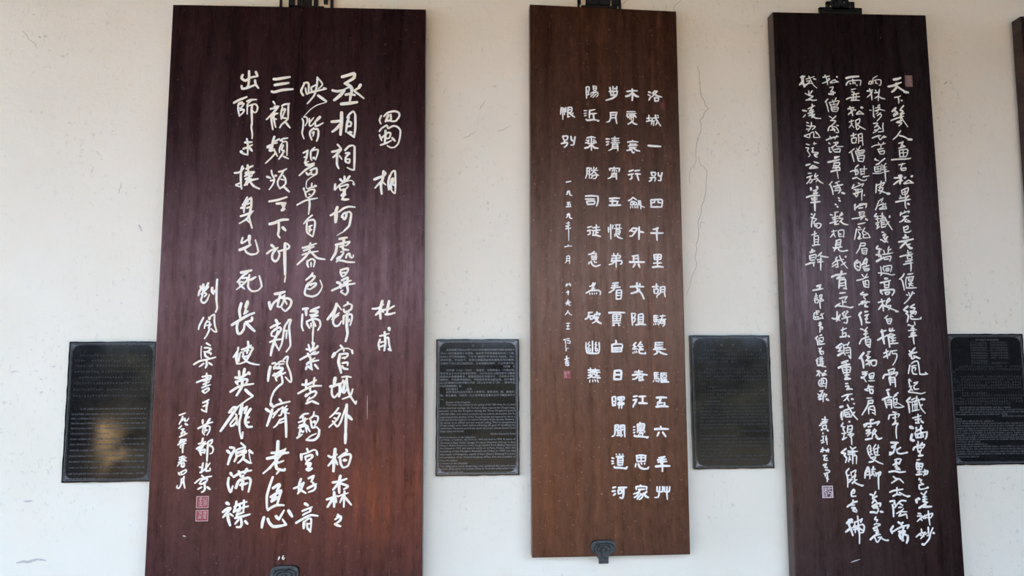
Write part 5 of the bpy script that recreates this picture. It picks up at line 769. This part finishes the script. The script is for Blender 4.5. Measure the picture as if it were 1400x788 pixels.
def lettering(root, key, names, mat, lift=0.0011, gain=1.0):
    org = ORG[key]
    for g, nm in names:
        lines = STROKES[key][g].strip().split('\n')
        bms = [stroke_bm(l, org, YF, lift, gain) for l in lines]
        # a column of writing is one part, every brushed character in it a mesh of its own
        zs = [max(v.co.z for v in b.verts) for b in bms]
        col = bpy.data.objects.new(nm, None)
        col.empty_display_size = 0.02
        COL.objects.link(col)
        col.location = (sum(v.co.x for v in bms[0].verts) / len(bms[0].verts), YF, max(zs))
        col.parent = root
        col.matrix_parent_inverse = Matrix.Translation(-Vector(root.location))
        for b in bms:
            o = link('character', b, mat)
            o.parent = col
            o.matrix_parent_inverse = Matrix.Translation(-Vector(col.location))

ORG = {'L': (-0.69, 1.7), 'M': (0.56, 1.7), 'R': (1.62, 1.7)}

def extend(tl, bl, z):
    t = (tl[1] - z) / (tl[1] - bl[1])
    return (tl[0] + (bl[0] - tl[0]) * t, z)

# left board
_l = ((-1.1960, 2.9642), (-0.1789, 2.9697), (-1.2025, 0.7321), (-0.1741, 0.7114))
LB = board('calligraphy_board', 'widest dark red lacquered board with large flowing cream calligraphy',
           (_l[0], _l[1], extend(_l[0], _l[2], 0.690), extend(_l[1], _l[3], 0.690)), M['wood_red'], 0.690)
lettering(LB, 'L', (('title', 'title_column'), ('poem1', 'poem_column'), ('poem2', 'poem_column'), ('poem3', 'poem_column'),
                    ('poem4', 'poem_column'), ('sign', 'signature_column'), ('date', 'date_column'), ('number', 'painted_number')), M['gold_white'], 0.0011, 1.13)

# middle board
MB_ = board('calligraphy_board', 'warm brown wooden board with small square evenly spaced white characters',
            ((0.2514, 3.0026), (0.8704, 2.9872), (0.2455, 0.7697), (0.8634, 0.7711)), M['wood_brown'], 0.7697)
lettering(MB_, 'M', (('title', 'title_column'), ('m1', 'poem_column'), ('m2', 'poem_column'), ('m3', 'poem_column'),
                     ('m4', 'poem_column'), ('sign', 'signature_column')), M['white_paint'])

# right board
_r = ((1.2862, 2.9947), (1.9593, 2.9973), (1.2778, 0.6822), (1.9652, 0.6684))
RB = board('calligraphy_board', 'near black board with five crowded columns of small flowing white script',
           (_r[0], _r[1], extend(_r[0], _r[2], 0.640), extend(_r[1], _r[3], 0.640)), M['wood_dark'], 0.640)
lettering(RB, 'R', (('r1', 'poem_column'), ('r2', 'poem_column'), ('r3', 'poem_column'), ('r4', 'poem_column'),
                    ('r5', 'poem_column'), ('sub', 'title_column'), ('sign', 'signature_column')), M['shaded_white'])

# fourth board, only its left edge shows at the end of the wall
FB = board('calligraphy_board', 'black board cut off by the right frame edge, only its side showing',
           ((2.3865, 3.0030), (3.03, 3.0060), (2.3640, 0.66), (3.03, 0.65)), M['wood_dark'], 0.65)

# seals --------------------------------------------------------------
def seal(root, x0, x1, z0, z1, ground, line, glyph, label, border=True, lw=0.0022, lift=0.0008, jit=0.0):
    bm = bmesh.new()
    prism(bm, [(x0, z0), (x1, z0), (x1, z1), (x0, z1)], YF - 0.0008, YF + 0.001, 0.0003, 1)
    s = link('seal', bm, ground, root)
    s['label'] = label
    bm = bmesh.new()
    y = YF - 0.0009
    if border:
        e = lw * 0.5
        for a, b in (((x0+e, z0+e), (x1-e, z0+e)), ((x1-e, z0+e), (x1-e, z1-e)), ((x1-e, z1-e), (x0+e, z1-e)), ((x0+e, z1-e), (x0+e, z0+e))):
            ribbon(bm, [a, b], lw * 1.2, y, lift, head=1, tail=1, sub=3)
    w, h = x1 - x0, z1 - z0
    for st in glyph:
        ribbon(bm, [(x0 + w * a, z0 + h * b) for a, b in st], lw, y, lift, head=1, tail=0.9, sub=3)
    bm.normal_update()
    for f in bm.faces:
        if f.normal.y > 0:
            f.normal_flip()
    link('seal_lettering', bm, line, s)

G_A = [[(.25, .82), (.47, .86)], [(.22, .70), (.50, .72)], [(.35, .88), (.35, .20)], [(.20, .52), (.52, .52)], [(.22, .36), (.50, .38)],
       [(.20, .20), (.54, .20)], [(.62, .84), (.62, .62), (.80, .60), (.80, .84)], [(.60, .48), (.82, .50)], [(.64, .48), (.64, .22), (.82, .22)], [(.82, .50), (.82, .22)], [(.70, .36), (.78, .36)]]
G_B = [[(.22, .84), (.40, .70), (.26, .58)], [(.30, .84), (.46, .84), (.46, .56)], [(.22, .46), (.46, .46)], [(.30, .46), (.24, .20)], [(.42, .46), (.42, .20)],
       [(.60, .84), (.80, .84), (.80, .66), (.60, .64)], [(.62, .74), (.80, .75)], [(.58, .52), (.82, .52)], [(.62, .52), (.62, .22)], [(.72, .44), (.72, .22)], [(.80, .52), (.80, .22)], [(.20, .32), (.44, .32)]]
G_C = [[(.14, .86), (.14, .10)], [(.14, .52), (.30, .60), (.42, .88)], [(.28, .86), (.28, .30)], [(.36, .64), (.50, .52)], [(.20, .18), (.44, .20)], [(.40, .46), (.40, .12)],
       [(.58, .88), (.56, .62)], [(.58, .74), (.88, .78)], [(.72, .90), (.72, .56)], [(.62, .52), (.90, .54)], [(.62, .52), (.60, .36), (.76, .34)], [(.86, .54), (.88, .12)], [(.30, .72), (.48, .74)], [(.54, .30), (.54, .42)], [(.82, .26), (.70, .12)]]

seal(LB, -1.0243, -0.9785, 0.9758, 1.0198, M['seal_red'], M['pink_paint'], G_A, 'upper small red square seal')
seal(LB, -1.0243, -0.9782, 0.9275, 0.9687, M['seal_red'], M['pink_paint'], G_B, 'lower small red square seal')
seal(MB_, 0.3747, 0.4039, 1.4537, 1.4855, M['seal_red'], M['pink_paint'], G_C[:9], 'small faded red square seal', border=False, lw=0.0016)
seal(MB_, 0.7930, 0.8101, 2.5592, 2.5910, M['seal_dim'], M['seal_red'], [[(.3, .8), (.7, .8)], [(.3, .5), (.7, .5)], [(.5, .8), (.5, .2)]], 'tiny dim red oblong seal', border=False, lw=0.0016)
seal(RB, 1.4011, 1.4455, 0.9788, 1.0256, M['wood_dark'], M['seal_pale'], G_C, 'small pale pink square seal', lw=0.0036)
seal(RB, 1.8487, 1.8808, 2.6760, 2.7266, M['seal_tan'], M['seal_pale'], [[(.25, .85), (.7, .8), (.6, .62)], [(.3, .6), (.3, .4)], [(.45, .5), (.75, .52)], [(.35, .3), (.7, .35), (.7, .15), (.4, .15)]], 'small dull tan oblong seal', border=False, lw=0.0012)

def scratch(root, pts, w, mat):
    bm = bmesh.new()
    ribbon(bm, pts, w, YF, 0.0003, head=0.5, tail=0.4, sub=3)
    bm.normal_update()
    for f in bm.faces:
        if f.normal.y > 0:
            f.normal_flip()
    link('scratch', bm, mat, root)

scratch(RB, [(1.5043, 0.7299), (1.520, 0.7345), (1.5415, 0.7407)], 0.0038, M['smudge'])
scratch(LB, [(-1.0688, 0.8751), (-1.0579, 0.8723)], 0.005, M['smudge'])
scratch(LB, [(-0.3915, 1.392), (-0.3910, 1.345), (-0.3905, 1.302)], 0.0022, M['pink_paint'])

# ------------------------------------------------------------------ iron hangers above, iron hooks below
def hanger(x, z, hw, label, bars):
    """stepped black fretwork behind the top edge of a board; bars in units where the base is 28 wide each side"""
    root = thing('iron_hanger', (x, -0.012, z - 0.03), label, 'hanger', )
    s = hw / 28.0
    bm = bmesh.new()
    for (x0, x1, z0, z1) in bars:
        b2 = bmesh.new()
        add_box(b2, x + x0 * s, x + x1 * s, -0.018, -0.004, z + z0 * s, z + z1 * s)
        bmesh.ops.recalc_face_normals(b2, faces=b2.faces)
        bmesh.ops.bevel(b2, geom=list(b2.edges), offset=0.0012, segments=1, affect='EDGES')
        t = bpy.data.meshes.new('t'); b2.to_mesh(t); b2.free()
        bm.from_mesh(t); bpy.data.meshes.remove(t)
    link('fretwork', bm, M['iron_black'], root)
    link('back_bar', box_bm(x - 0.02, x + 0.02, -0.0045, 0.0, z - 0.03, z + 30 * s), M['iron_black'], root)
    return root

STEP = [(-28, 28, 4.5, 8.5), (-28, -24, -8, 8.5), (24, 28, -8, 8.5), (-23, 23, -8, 2.8),
        (-18.5, -14.5, 6, 16.5), (14.5, 18.5, 6, 16.5), (-18.5, -9, 12.5, 16.5), (9, 18.5, 12.5, 16.5),
        (-12, 12, 5, 10.5), (-10.5, -4, 9, 15), (4, 10.5, 9, 15), (-3.2, 3.2, 8, 21), (-11, -7.5, 12, 27), (7.5, 11, 12, 27), (-11, 11, 23.5, 27), (-7, 7, 18, 20.5)]
BROAD = [(-28, -25.6, -8, 30), (25.2, 28, -8, 30), (-18.5, -12.5, -8, 14), (-18, -3.5, 2.3, 5.2), (-9.5, -5.5, -3, 14), (-14, -4, -8, -0.6), (-4, 4, -8, 1.4),
         (3.5, 18.5, 1.4, 4.8), (12, 17.5, -8, 3), (3.5, 7, -8, 2), (7, 17, -8, -1.3), (7.5, 12, 4, 14), (18, 22, 8, 14), (-28, 28, 14, 18), (-20, 20, 22, 26), (-20, -17, 14, 26), (17, 20, 14, 26)]
FLAT = [(-28, -25.5, -8, 14), (25.5, 28, -8, 14), (-22, 22, -8, 0.4), (-23.5, 23.5, 1.6, 4.6), (-28, -24, 6.2, 14), (-17.5, -1, 6.2, 14), (1, 14.5, 6.2, 14), (16.5, 28, 6.2, 14),
        (-28, 28, 14, 17), (-18, 18, 17, 27), (-9, 9, 27, 34)]
hanger(-0.678, 2.983, 0.110, 'black iron fretwork hanger at the top of the widest dark red board', BROAD)
hanger(0.555, 3.019, 0.093, 'flat wide black iron fretwork hanger at the top of the warm brown board', FLAT)
hanger(1.616, 3.024, 0.0945, 'stepped black iron fretwork hanger at the top of the near black board', STEP)

def hook(x, ztop, zboard, w, label):
    """cloud-headed iron hook that carries the bottom edge of a board"""
    root = thing('iron_hook', (x, -0.08, zboard - 0.03), label, 'hook')
    h = ztop - zboard
    half = [(0.0, .50), (.22, .505), (.36, .47), (.46, .37), (.50, .20), (.495, .02), (.45, -.14), (.37, -.25), (.27, -.31), (.205, -.36), (.19, -.5)]
    full = half + [(-a, b) for a, b in half[::-1][:-1]]
    zc = zboard + 0.47 * h
    pts = [(x + a * w, zc + b * h * 1.06) for a, b in full]
    bm = bmesh.new()
    prism(bm, pts, -0.089, -0.0755, 0.003, 2)
    link('cloud_plate', bm, M['iron'], root, smooth=False)
    bm = bmesh.new()
    for k, lf in ((0.80, 0.003), (0.52, 0.004)):
        arc = [(x + a * w * k, zc + (b - 0.03) * h * k) for a, b in ([(-.42, -.18)] + [(-.5, .05), (-.44, .34), (-.2, .47), (0, .44), (.2, .48), (.44, .34), (.5, .05), (.42, -.18)])]
        ribbon(bm, arc, 0.007 * k + 0.001, -0.0885, lf, head=0.8, tail=0.8, sub=4)
    ribbon(bm, [(x - .10 * w, zc - .30 * h), (x - .12 * w, zc - .02 * h), (x, zc + .12 * h), (x + .12 * w, zc - .02 * h), (x + .06 * w, zc - .12 * h)], 0.006, -0.0885, 0.003, sub=4)
    bm.normal_update()
    for f in bm.faces:
        if f.normal.y > 0:
            f.normal_flip()
    link('raised_scroll', bm, M['iron'], root)
    bm = bmesh.new()
    prism(bm, [(x - .19 * w, zboard - 0.024), (x + .19 * w, zboard - 0.024), (x + .19 * w, zboard + 0.004), (x - .19 * w, zboard + 0.004)], -0.088, -0.0762, 0.0015, 1)
    add_box(bm, x - .13 * w, x + .13 * w, -0.091, -0.0878, zboard - 0.013, zboard - 0.007)
    bmesh.ops.recalc_face_normals(bm, faces=bm.faces)
    link('tab', bm, M['iron'], root)
    link('prong', box_bm(x - .17 * w, x + .17 * w, -0.0775, 0.0, zboard - 0.012, zboard - 0.0015), M['iron'], root)
    return root

hook(0.5210, 0.8330, 0.7702, 0.0985, 'dark cloud shaped iron hook under the bottom edge of the warm brown board')
hook(-0.6865, 0.7610, 0.6900, 0.1060, 'dark cloud shaped iron hook below the painted 16, on the widest board')

# ------------------------------------------------------------------ engraved stone plaques
PW, PH, PT = 0.3315, 0.5376, 0.020

def flat_text(bm, line, x0, x1, z, size, y, justify=False, align='L'):
    cu = bpy.data.curves.new('t', 'FONT')
    cu.body = line
    cu.size = 1.0
    cu.resolution_u = 2
    o = bpy.data.objects.new('t', cu)
    COL.objects.link(o)
    dg = bpy.context.evaluated_depsgraph_get()
    me = bpy.data.meshes.new_from_object(o.evaluated_get(dg))
    bpy.data.objects.remove(o, do_unlink=True)
    bpy.data.curves.remove(cu)
    if len(me.vertices):
        xs = [v.co.x for v in me.vertices]
        a, b = min(xs), max(xs)
        sx = size
        if justify or (b - a) * size > (x1 - x0):
            sx = (x1 - x0) / (b - a)
        off = x0 - a * sx
        if align == 'R':
            off = x1 - b * sx
        elif align == 'C':
            off = 0.5 * (x0 + x1) - 0.5 * (a + b) * sx
        for v in me.vertices:
            v.co = (v.co.x * sx + off, y, v.co.y * size + z)
        bm.from_mesh(me)
    bpy.data.meshes.remove(me)

def faint_row(bm, x0, x1, z, h, y, kind, rnd):
    """a row of engraving too worn to read: small broken strokes in the rhythm of characters or words"""
    def bar(a, b, c, d):
        v = [bm.verts.new(p) for p in ((a, y, c), (b, y, c), (b, y, d), (a, y, d))]
        bm.faces.new(v)
    x = x0
    if kind == 'cn':
        step = h * 1.14
        while x + h <= x1 + 1e-6:
            if rnd.random() < 0.93:
                t = h * 0.10
                for _ in range(3):
                    zz = z + h * rnd.uniform(0.02, 0.9)
                    a = x + h * rnd.uniform(0.05, 0.3)
                    bar(a, x + h * rnd.uniform(0.62, 0.95), zz, zz + t)
                for _ in range(2):
                    xx = x + h * rnd.uniform(0.12, 0.8)
                    c = z + h * rnd.uniform(0.0, 0.3)
                    bar(xx, xx + t, c, z + h * rnd.uniform(0.6, 0.95))
            x += step
    else:
        while x < x1:
            for _ in range(rnd.randint(2, 9)):
                if x > x1 - h * 0.3:
                    break
                t = h * 0.13
                tall = rnd.random() < 0.25
                bar(x, x + t, z, z + h * (1.0 if tall else 0.68))
                if rnd.random() < 0.7:
                    bar(x + h * 0.28, x + h * 0.28 + t, z, z + h * 0.66)
                zz = z + h * rnd.choice((0.0, 0.3, 0.56))
                bar(x, x + h * 0.36, zz, zz + t)
                x += h * 0.52
            x += h * 0.36

def fix_out(bm):
    bm.normal_update()
    for f in bm.faces:
        if f.normal.y > 0:
            f.normal_flip()

def plaque(cx, cz, label, bright, dim):
    root = thing('stone_plaque', (cx, -PT, cz - PH / 2), label, 'plaque', )
    x0, x1, z0, z1 = cx - PW / 2, cx + PW / 2, cz - PH / 2, cz + PH / 2
    rnd = random.Random(int(cx * 100))
    # sawn slab, edges a little uneven where the plaster was made good
    pts = []
    for (ax, az), (bx, bz), n in (((x0, z0), (x1, z0), 14), ((x1, z0), (x1, z1), 20), ((x1, z1), (x0, z1), 14), ((x0, z1), (x0, z0), 20)):
        for i in range(n):
            t = i / n
            j = 0.0 if i == 0 else rnd.uniform(-0.0011, 0.0011)
            pts.append((ax + (bx - ax) * t + (j if ax == bx else 0), az + (bz - az) * t + (j if az == bz else 0)))
    bm = bmesh.new()
    prism(bm, pts, -PT, 0.0, 0.0)
    link('slab', bm, M['granite'], root)
    y = -PT
    # engraved double border with rounded-in corners
    bm = bmesh.new()
    for ins, w in ((0.0075, 0.0024), (0.0125, 0.0011)):
        a, b, c, d = x0 + ins, x1 - ins, z0 + ins, z1 - ins
        for p, q in (((a, c), (b, c)), ((b, c), (b, d)), ((b, d), (a, d)), ((a, d), (a, c))):
            ribbon(bm, [p, q], w, y, 0.0002, head=1, tail=1, sub=3)
    fix_out(bm)
    link('border_line', bm, dim, root)
    for sx, sz in ((-1, 1), (1, 1), (-1, -1), (1, -1)):
        bm = bmesh.new()
        kx, kz = cx + sx * (PW / 2 - 0.010), cz + sz * (PH / 2 - 0.010)
        P = lambda a, b: (kx - sx * a, kz - sz * b)
        ribbon(bm, [P(0.040, 0.001), P(0.022, 0.004), P(0.011, 0.011), P(0.004, 0.022), P(0.001, 0.040)], 0.0020, y, 0.0003, head=0.5, tail=0.5)
        ribbon(bm, [P(0.001, 0.001), P(0.012, 0.012)], 0.0042, y, 0.0003, head=1, tail=0.5)
        for a, b in ((0.022, 0.0035), (0.016, 0.006), (0.006, 0.016), (0.0035, 0.022), (0.012, 0.008), (0.008, 0.012)):
            ribbon(bm, [P(0.002, 0.002), P(a * 0.6, b * 0.6 + 0.001), P(a, b)], 0.0026, y, 0.0003, head=0.6, tail=0.5, sub=3)
        fix_out(bm)
        link('corner_ornament', bm, bright, root)
    return root, x0, x1, z0, z1, y - 0.0006, rnd

PX = 0.00293     # metres per photo pixel at the wall, used only for the row spacing of the engraving

# second plaque: legible black plaque between the widest board and the brown one
root, x0, x1, z0, z1, y, rnd = plaque(0.0369, 1.3432, 'black stone plaque with clear pale text, left of the warm brown board', M['engrave'], M['engrave'])
row = lambda v: z1 - (v - 97) / 7.164 * PX
row2 = lambda v: z1 - (545 - 463.9 + v / 7.164) * PX
a, b = x0 + 0.0165, x1 - 0.0165
bm = bmesh.new()
flat_text(bm, '蜀', a + 0.126, b, row(170), 0.0105, y)
flat_text(bm, '相', a + 0.166, b, row(170), 0.0105, y)
fix_out(bm); link('title_text', bm, M['engrave_mid'], root)
CN = [(198, 1, '此诗是唐代诗人杜甫于公元760年春初到成都时游武侯祠所作'),
      (232, 0, '诗人一生对诸葛亮十分景仰，前后写下咏赞诸葛亮的诗二十首。'),
      (265, 0, '此诗上半写祠堂春色，下半写“两朝开济”的功业与抱负，诗人'),
      (297, 0, '感叹时局，怀古伤今，既是对诸葛亮出师未捷身先死的痛惜，'),
      (330, 0, '也寄托了诗人自己忧国忧民、壮志难酬的情怀，千古传诵不绝。'),
      (362, 2, '刘开渠　书'),
      (397, 1, '刘开渠（1904－1993），雕塑家，安徽萧县人（今属安徽）'),
      (428, 0, '早年毕业于北平艺术专科学校，1927年后赴法国巴黎学习雕塑'),
      (458, 0, '回国后从事雕塑教学，建国后任杭州市副市长，中央美术学院'),
      (488, 0, '副院长，中国美术馆馆长，中国美术家协会副主席，所作雕塑'),
      (518, 0, '以人民英雄纪念碑浮雕为代表（见北京天安门广场），著有作品'),
      (550, 3, '《刘开渠雕塑集》等。'),
      (580, 4, '【书法释文】　　　行书'),
      (608, 1, '此件书法作品为书家六十岁所书，笔势流畅，刚、柔相济，'),
      (640, 0, '结、章法兼美，为现存一九六五年春在首都北京所书匾联佳作之'),
      (675, 3, '一。')]
bm = bmesh.new()
for v, k, s in CN:
    z = row(v + 12)
    if k in (0, 1):
        flat_text(bm, s, a + (0.024 if k == 1 else 0), b, z, 0.0098, y, justify=True)
    elif k == 2:
        flat_text(bm, s, a, b, z, 0.0098, y, align='R')
    else:
        flat_text(bm, s, a + (0.024 if k == 4 else 0), b, z, 0.0098, y)
fix_out(bm); link('chinese_text', bm, M['engrave'], root)
EN = [(30, 1, 'Premier of Shu Kingdom'),
      (55, 5, 'This poem was written in the spring of AD 760 when Du Fu lived'),
      (85, 0, 'in his thatched cottage. Du Fu had a deep respect for Zhuge Liang,'),
      (113, 0, 'premier of the Shu Kingdom during the Three Kingdoms period'),
      (143, 0, '(AD220-280), and wrote around twenty poems about him. Du Fu'),
      (172, 0, 'experienced the decline of the Tang Dynasty and wanted to serve a'),
      (198, 0, 'wise and worthy emperor to restore the glory of the dynasty. However,'),
      (226, 0, 'his career as an official was not smooth sailing. Thus he sympathized'),
      (252, 0, "Zhuge Liang's early death before achieving the goal of reunifying the"),
      (280, 0, "motherland. The poem symbolically shows the poet's distress towards both"),
      (308, 3, 'Zhuge Liang and himself.'),
      (335, 2, 'Handwriting by Liu Kaiqu'),
      (365, 3, 'Brief introduction to the calligrapher'),
      (388, 0, 'Liu Kaiqu, a sculptor, was born in 1904 and died in 1993. A native of'),
      (417, 0, 'Xiaoxian in East China’s Jiangsu Province (Xiaoxian belongs to East'),
      (443, 0, 'China’s Anhui Province now), he graduated from Beijing National'),
      (470, 0, 'Art School in 1927 and went to study art in Paris, France. After the'),
      (498, 0, "founding of the People's Republic of China in 1949, he was"),
      (527, 0, 'vice-mayor of Hangzhou, capital of East China’s Zhejiang Province,'),
      (555, 0, 'vice-president of the Central Academy of Fine Arts and president of'),
      (585, 3, 'China Art Gallery.'),
      (612, 3, 'Comment on the calligraphy'),
      (640, 0, 'The calligraphic work shown here has combined the style of some'),
      (665, 0, "ancient calligraphers in ancient China to form the calligrapher's own"),
      (693, 3, 'strong and smooth style.')]
bm = bmesh.new()
for v, k, s in EN:
    z = row2(v + 9)
    if k in (0, 5):
        flat_text(bm, s, a + (0.024 if k == 5 else 0), b, z, 0.0100, y, justify=True)
    elif k == 2:
        flat_text(bm, s, a, b, z, 0.0096, y, align='R')
    else:
        flat_text(bm, s, a + (0.024 if k == 1 else 0), b, z, 0.0096, y)
fix_out(bm); link('english_text', bm, M['engrave'], root)

def worn_rows(root, y, rows, x0, x1, mat_cn, mat_en, zf, rnd):
    for kind, name, m, h in (('cn', 'chinese_text', mat_cn, 0.0092), ('en', 'english_text', mat_en, 0.0078)):
        bm = bmesh.new()
        for k, v, f0, f1 in rows:
            if k == kind:
                faint_row(bm, x0 + (x1 - x0) * f0, x0 + (x1 - x0) * f1, zf(v) - h * 0.5, h, y, kind, rnd)
        fix_out(bm)
        link(name, bm, m, root)

# first plaque, at the far left behind the wide board
root, x0, x1, z0, z1, y, rnd = plaque(-1.3850, 1.3367, 'glossy black stone plaque at far left, partly behind the widest board', M['engrave_mid'], M['engrave_mid'])
rows = [('cn', v, .10 if i % 4 == 0 else .04, .96) for i, v in enumerate((150, 172, 195, 220, 245, 270, 298, 325))] + \
       [('en', v, .14 if v == 380 else .04, .96 if v not in (485, 676) else .5) for v in (380, 402, 421, 441, 463, 485, 508, 531, 556, 580, 604, 629, 655, 676)]
worn_rows(root, y, rows, x0 + 0.012, x1 - 0.012, M['engrave_dim'], M['engrave_mid'], lambda v: z1 - (v - 90) / 3.283 * PX, rnd)

# third plaque, between the brown board and the near black board
root, x0, x1, z0, z1, y, rnd = plaque(1.0701, 1.3571, 'black stone plaque with barely readable text, right of the warm brown board', M['engrave'], M['engrave_mid'])
bm = bmesh.new()
flat_text(bm, '恨', x0 + 0.124, x1, z1 - (205 - 97) / 7.164 * PX, 0.0118, y)
flat_text(bm, '别', x0 + 0.172, x1, z1 - (205 - 97) / 7.164 * PX, 0.0118, y)
fix_out(bm); link('title_text', bm, M['engrave_mid'], root)
c2 = lambda v: v + 716.4
rows = [('cn', 248, .10, 1), ('cn', 288, .0, 1), ('cn', 325, 0, 1), ('cn', 362, 0, .6), ('cn', 400, .8, 1), ('cn', 435, .08, 1), ('cn', 468, 0, 1), ('cn', 503, 0, 1), ('cn', 540, 0, 1), ('cn', 575, 0, .14),
        ('cn', 610, .08, .32), ('cn', 645, .08, 1), ('cn', 682, 0, 1), ('cn', 715, 0, .4), ('en', 750, .08, .33), ('en', c2(62), .08, 1)] + \
       [('en', c2(v), 0, e) for v, e in ((98, 1), (132, 1), (162, 1), (192, 1), (225, 1), (260, 1), (292, .55))] + [('en', c2(325), .52, 1)] + \
       [('en', c2(v), 0, e) for v, e in ((368, .52), (400, 1), (432, 1), (470, 1), (500, .44), (533, .40), (565, 1), (602, .82))]
worn_rows(root, y, rows, x0 + 0.030, x1 - 0.019, M['engrave_dim'], M['engrave_dim'], lambda v: z1 - (v - 97) / 7.164 * PX, rnd)

# fourth plaque, right of the near black board
root, x0, x1, z0, z1, y, rnd = plaque(2.1592, 1.3609, 'black stone plaque at far right, with a two column poem at its top', M['engrave_mid'], M['engrave_mid'])
zq = lambda v: z1 - (v - 90) / 7.877 * PX
xq = lambda v: x1 - (1008 - v) / 7.877 * PX
bm = bmesh.new()
flat_text(bm, '戏韦偃为双松图歌', xq(445), xq(720), zq(166), 0.0096, y, justify=True)
fix_out(bm); link('title_text', bm, M['engrave_mid'], root)
bm = bmesh.new()
POEM = [('天下几人画古松，', '毕宏已老韦偃少。'), ('绝笔长风起纤末，', '满堂动色嗟神妙。'), ('两株惨裂苔藓皮，', '屈铁交错回高枝。'),
        ('白摧朽骨龙虎死，', '黑入太阴雷雨垂。'), ('松根胡僧憩寂寞，', '庞眉皓首无住著。'), ('偏袒右肩露双脚，', '叶里松子僧前落。'),
        ('韦侯韦侯数相见，', '我有一匹好东绢。'), ('重之不减锦绣段。', ''), ('已令拂拭光凌乱，', '请公放笔为直干。')]
for v, (p, q) in zip((187, 213, 243, 270, 302, 330, 358, 390, 415), POEM):
    flat_text(bm, p, xq(382), xq(585), zq(v + 10), 0.0086, y, justify=True)
    if q:
        flat_text(bm, q, xq(615), xq(828), zq(v + 10), 0.0086, y, justify=True)
fix_out(bm); link('poem_text', bm, M['engrave_dim'], root)
d2 = lambda v: v + 787.7
rows = [('cn', v, f0, f1) for v, f0, f1 in ((455, .09, 1), (485, 0, 1), (512, 0, .06), (568, .09, 1), (598, 0, 1), (630, 0, 1), (660, 0, 1), (690, 0, 1), (718, 0, .2), (748, .1, .5), (775, .1, 1), (d2(22), 0, 1), (d2(52), 0, 1), (d2(80), 0, .85))] + \
       [('en', d2(v), f0, f1) for v, f0, f1 in ((118, .06, .8), (142, .06, 1), (168, 0, 1), (193, 0, .75), (215, .66, 1), (243, 0, .08), (268, 0, .54), (293, 0, 1), (320, 0, 1), (348, 0, 1), (372, 0, 1), (398, 0, 1), (422, 0, 1), (445, 0, 1), (468, 0, 1), (493, 0, .33), (520, 0, .42), (545, 0, 1), (572, 0, 1), (600, 0, 1), (625, 0, 1), (655, 0, .28))]
worn_rows(root, y, rows, x0 + 0.017, x1 - 0.012, M['engrave_dim'], M['engrave_mid'], zq, rnd)

# ------------------------------------------------------------------ across the corridor, seen only as reflections
def column(x, label):
    root = thing('timber_column', (x, -3.35, 0), label, 'column')
    bm = bmesh.new()
    prof = [(0.165, 0.18), (0.17, 0.8), (0.165, 2.0), (0.155, 3.25)]
    ringz = []
    for r, z in prof:
        ringz.append([bm.verts.new((x + r * math.cos(t * math.tau / 28), -3.35 + r * math.sin(t * math.tau / 28), z)) for t in range(28)])
    for p, q in zip(ringz[:-1], ringz[1:]):
        for t in range(28):
            bm.faces.new((p[t], p[(t + 1) % 28], q[(t + 1) % 28], q[t]))
    bmesh.ops.recalc_face_normals(bm, faces=bm.faces)
    link('shaft', bm, M['column'], root, smooth=True)
    bm = bmesh.new()
    prof = [(0.25, 0.0), (0.27, 0.06), (0.25, 0.14), (0.19, 0.18)]
    ringz = []
    for r, z in prof:
        ringz.append([bm.verts.new((x + r * math.cos(t * math.tau / 28), -3.35 + r * math.sin(t * math.tau / 28), z)) for t in range(28)])
    for p, q in zip(ringz[:-1], ringz[1:]):
        for t in range(28):
            bm.faces.new((p[t], p[(t + 1) % 28], q[(t + 1) % 28], q[t]))
    bm.faces.new(ringz[-1])
    bmesh.ops.recalc_face_normals(bm, faces=bm.faces)
    link('stone_base', bm, M['floor'], root, smooth=True)

column(-3.205, 'dark lacquered timber column of the open corridor side, left of the camera')

def lump(name, loc, r, sq, mat, amp, freq, sub=4):
    bm = bmesh.new()
    bmesh.ops.create_icosphere(bm, subdivisions=sub, radius=1.0)
    from mathutils import noise
    for v in bm.verts:
        n = v.co.normalized()
        k = 1 + amp * noise.fractal(n * freq + Vector(loc), 1.0, 2.0, 4)
        v.co = Vector((n.x * r * k * sq[0] + loc[0], n.y * r * k * sq[1] + loc[1], n.z * r * k * sq[2] + loc[2]))
    return link(name, bm, mat)

bm = bmesh.new()
from mathutils import noise as _noise
NX, NZ = 160, 26
G = [[None] * (NZ + 1) for _ in range(NX + 1)]
for i in range(NX + 1):
    for j in range(NZ + 1):
        x = -24 + 48 * i / NX
        z = -0.2 + HEDGE_H * j / NZ
        yy = -13.5 + 0.5 * _noise.fractal(Vector((x * 1.1, z * 1.1, 3.0)), 1.0, 2.0, 4) - (0.6 if j == NZ else 0)
        G[i][j] = bm.verts.new((x, yy, z + (0.35 * _noise.noise(Vector((x * 0.7, 0, 9))) if j > NZ - 4 else 0)))
for i in range(NX):
    for j in range(NZ):
        bm.faces.new((G[i][j], G[i + 1][j], G[i + 1][j + 1], G[i][j + 1]))
tag(link('garden_hedge', bm, M['hedge']), 'tall dark green hedge along the far side of the courtyard, behind the camera', 'hedge')
tag(lump('garden_rock', (-5.35, -8.2, 0.22), 0.42, (1.0, 0.8, 1.15), M['rock'], 0.28, 1.6), 'sunlit tan garden rock on the paving, behind the camera', 'rock')
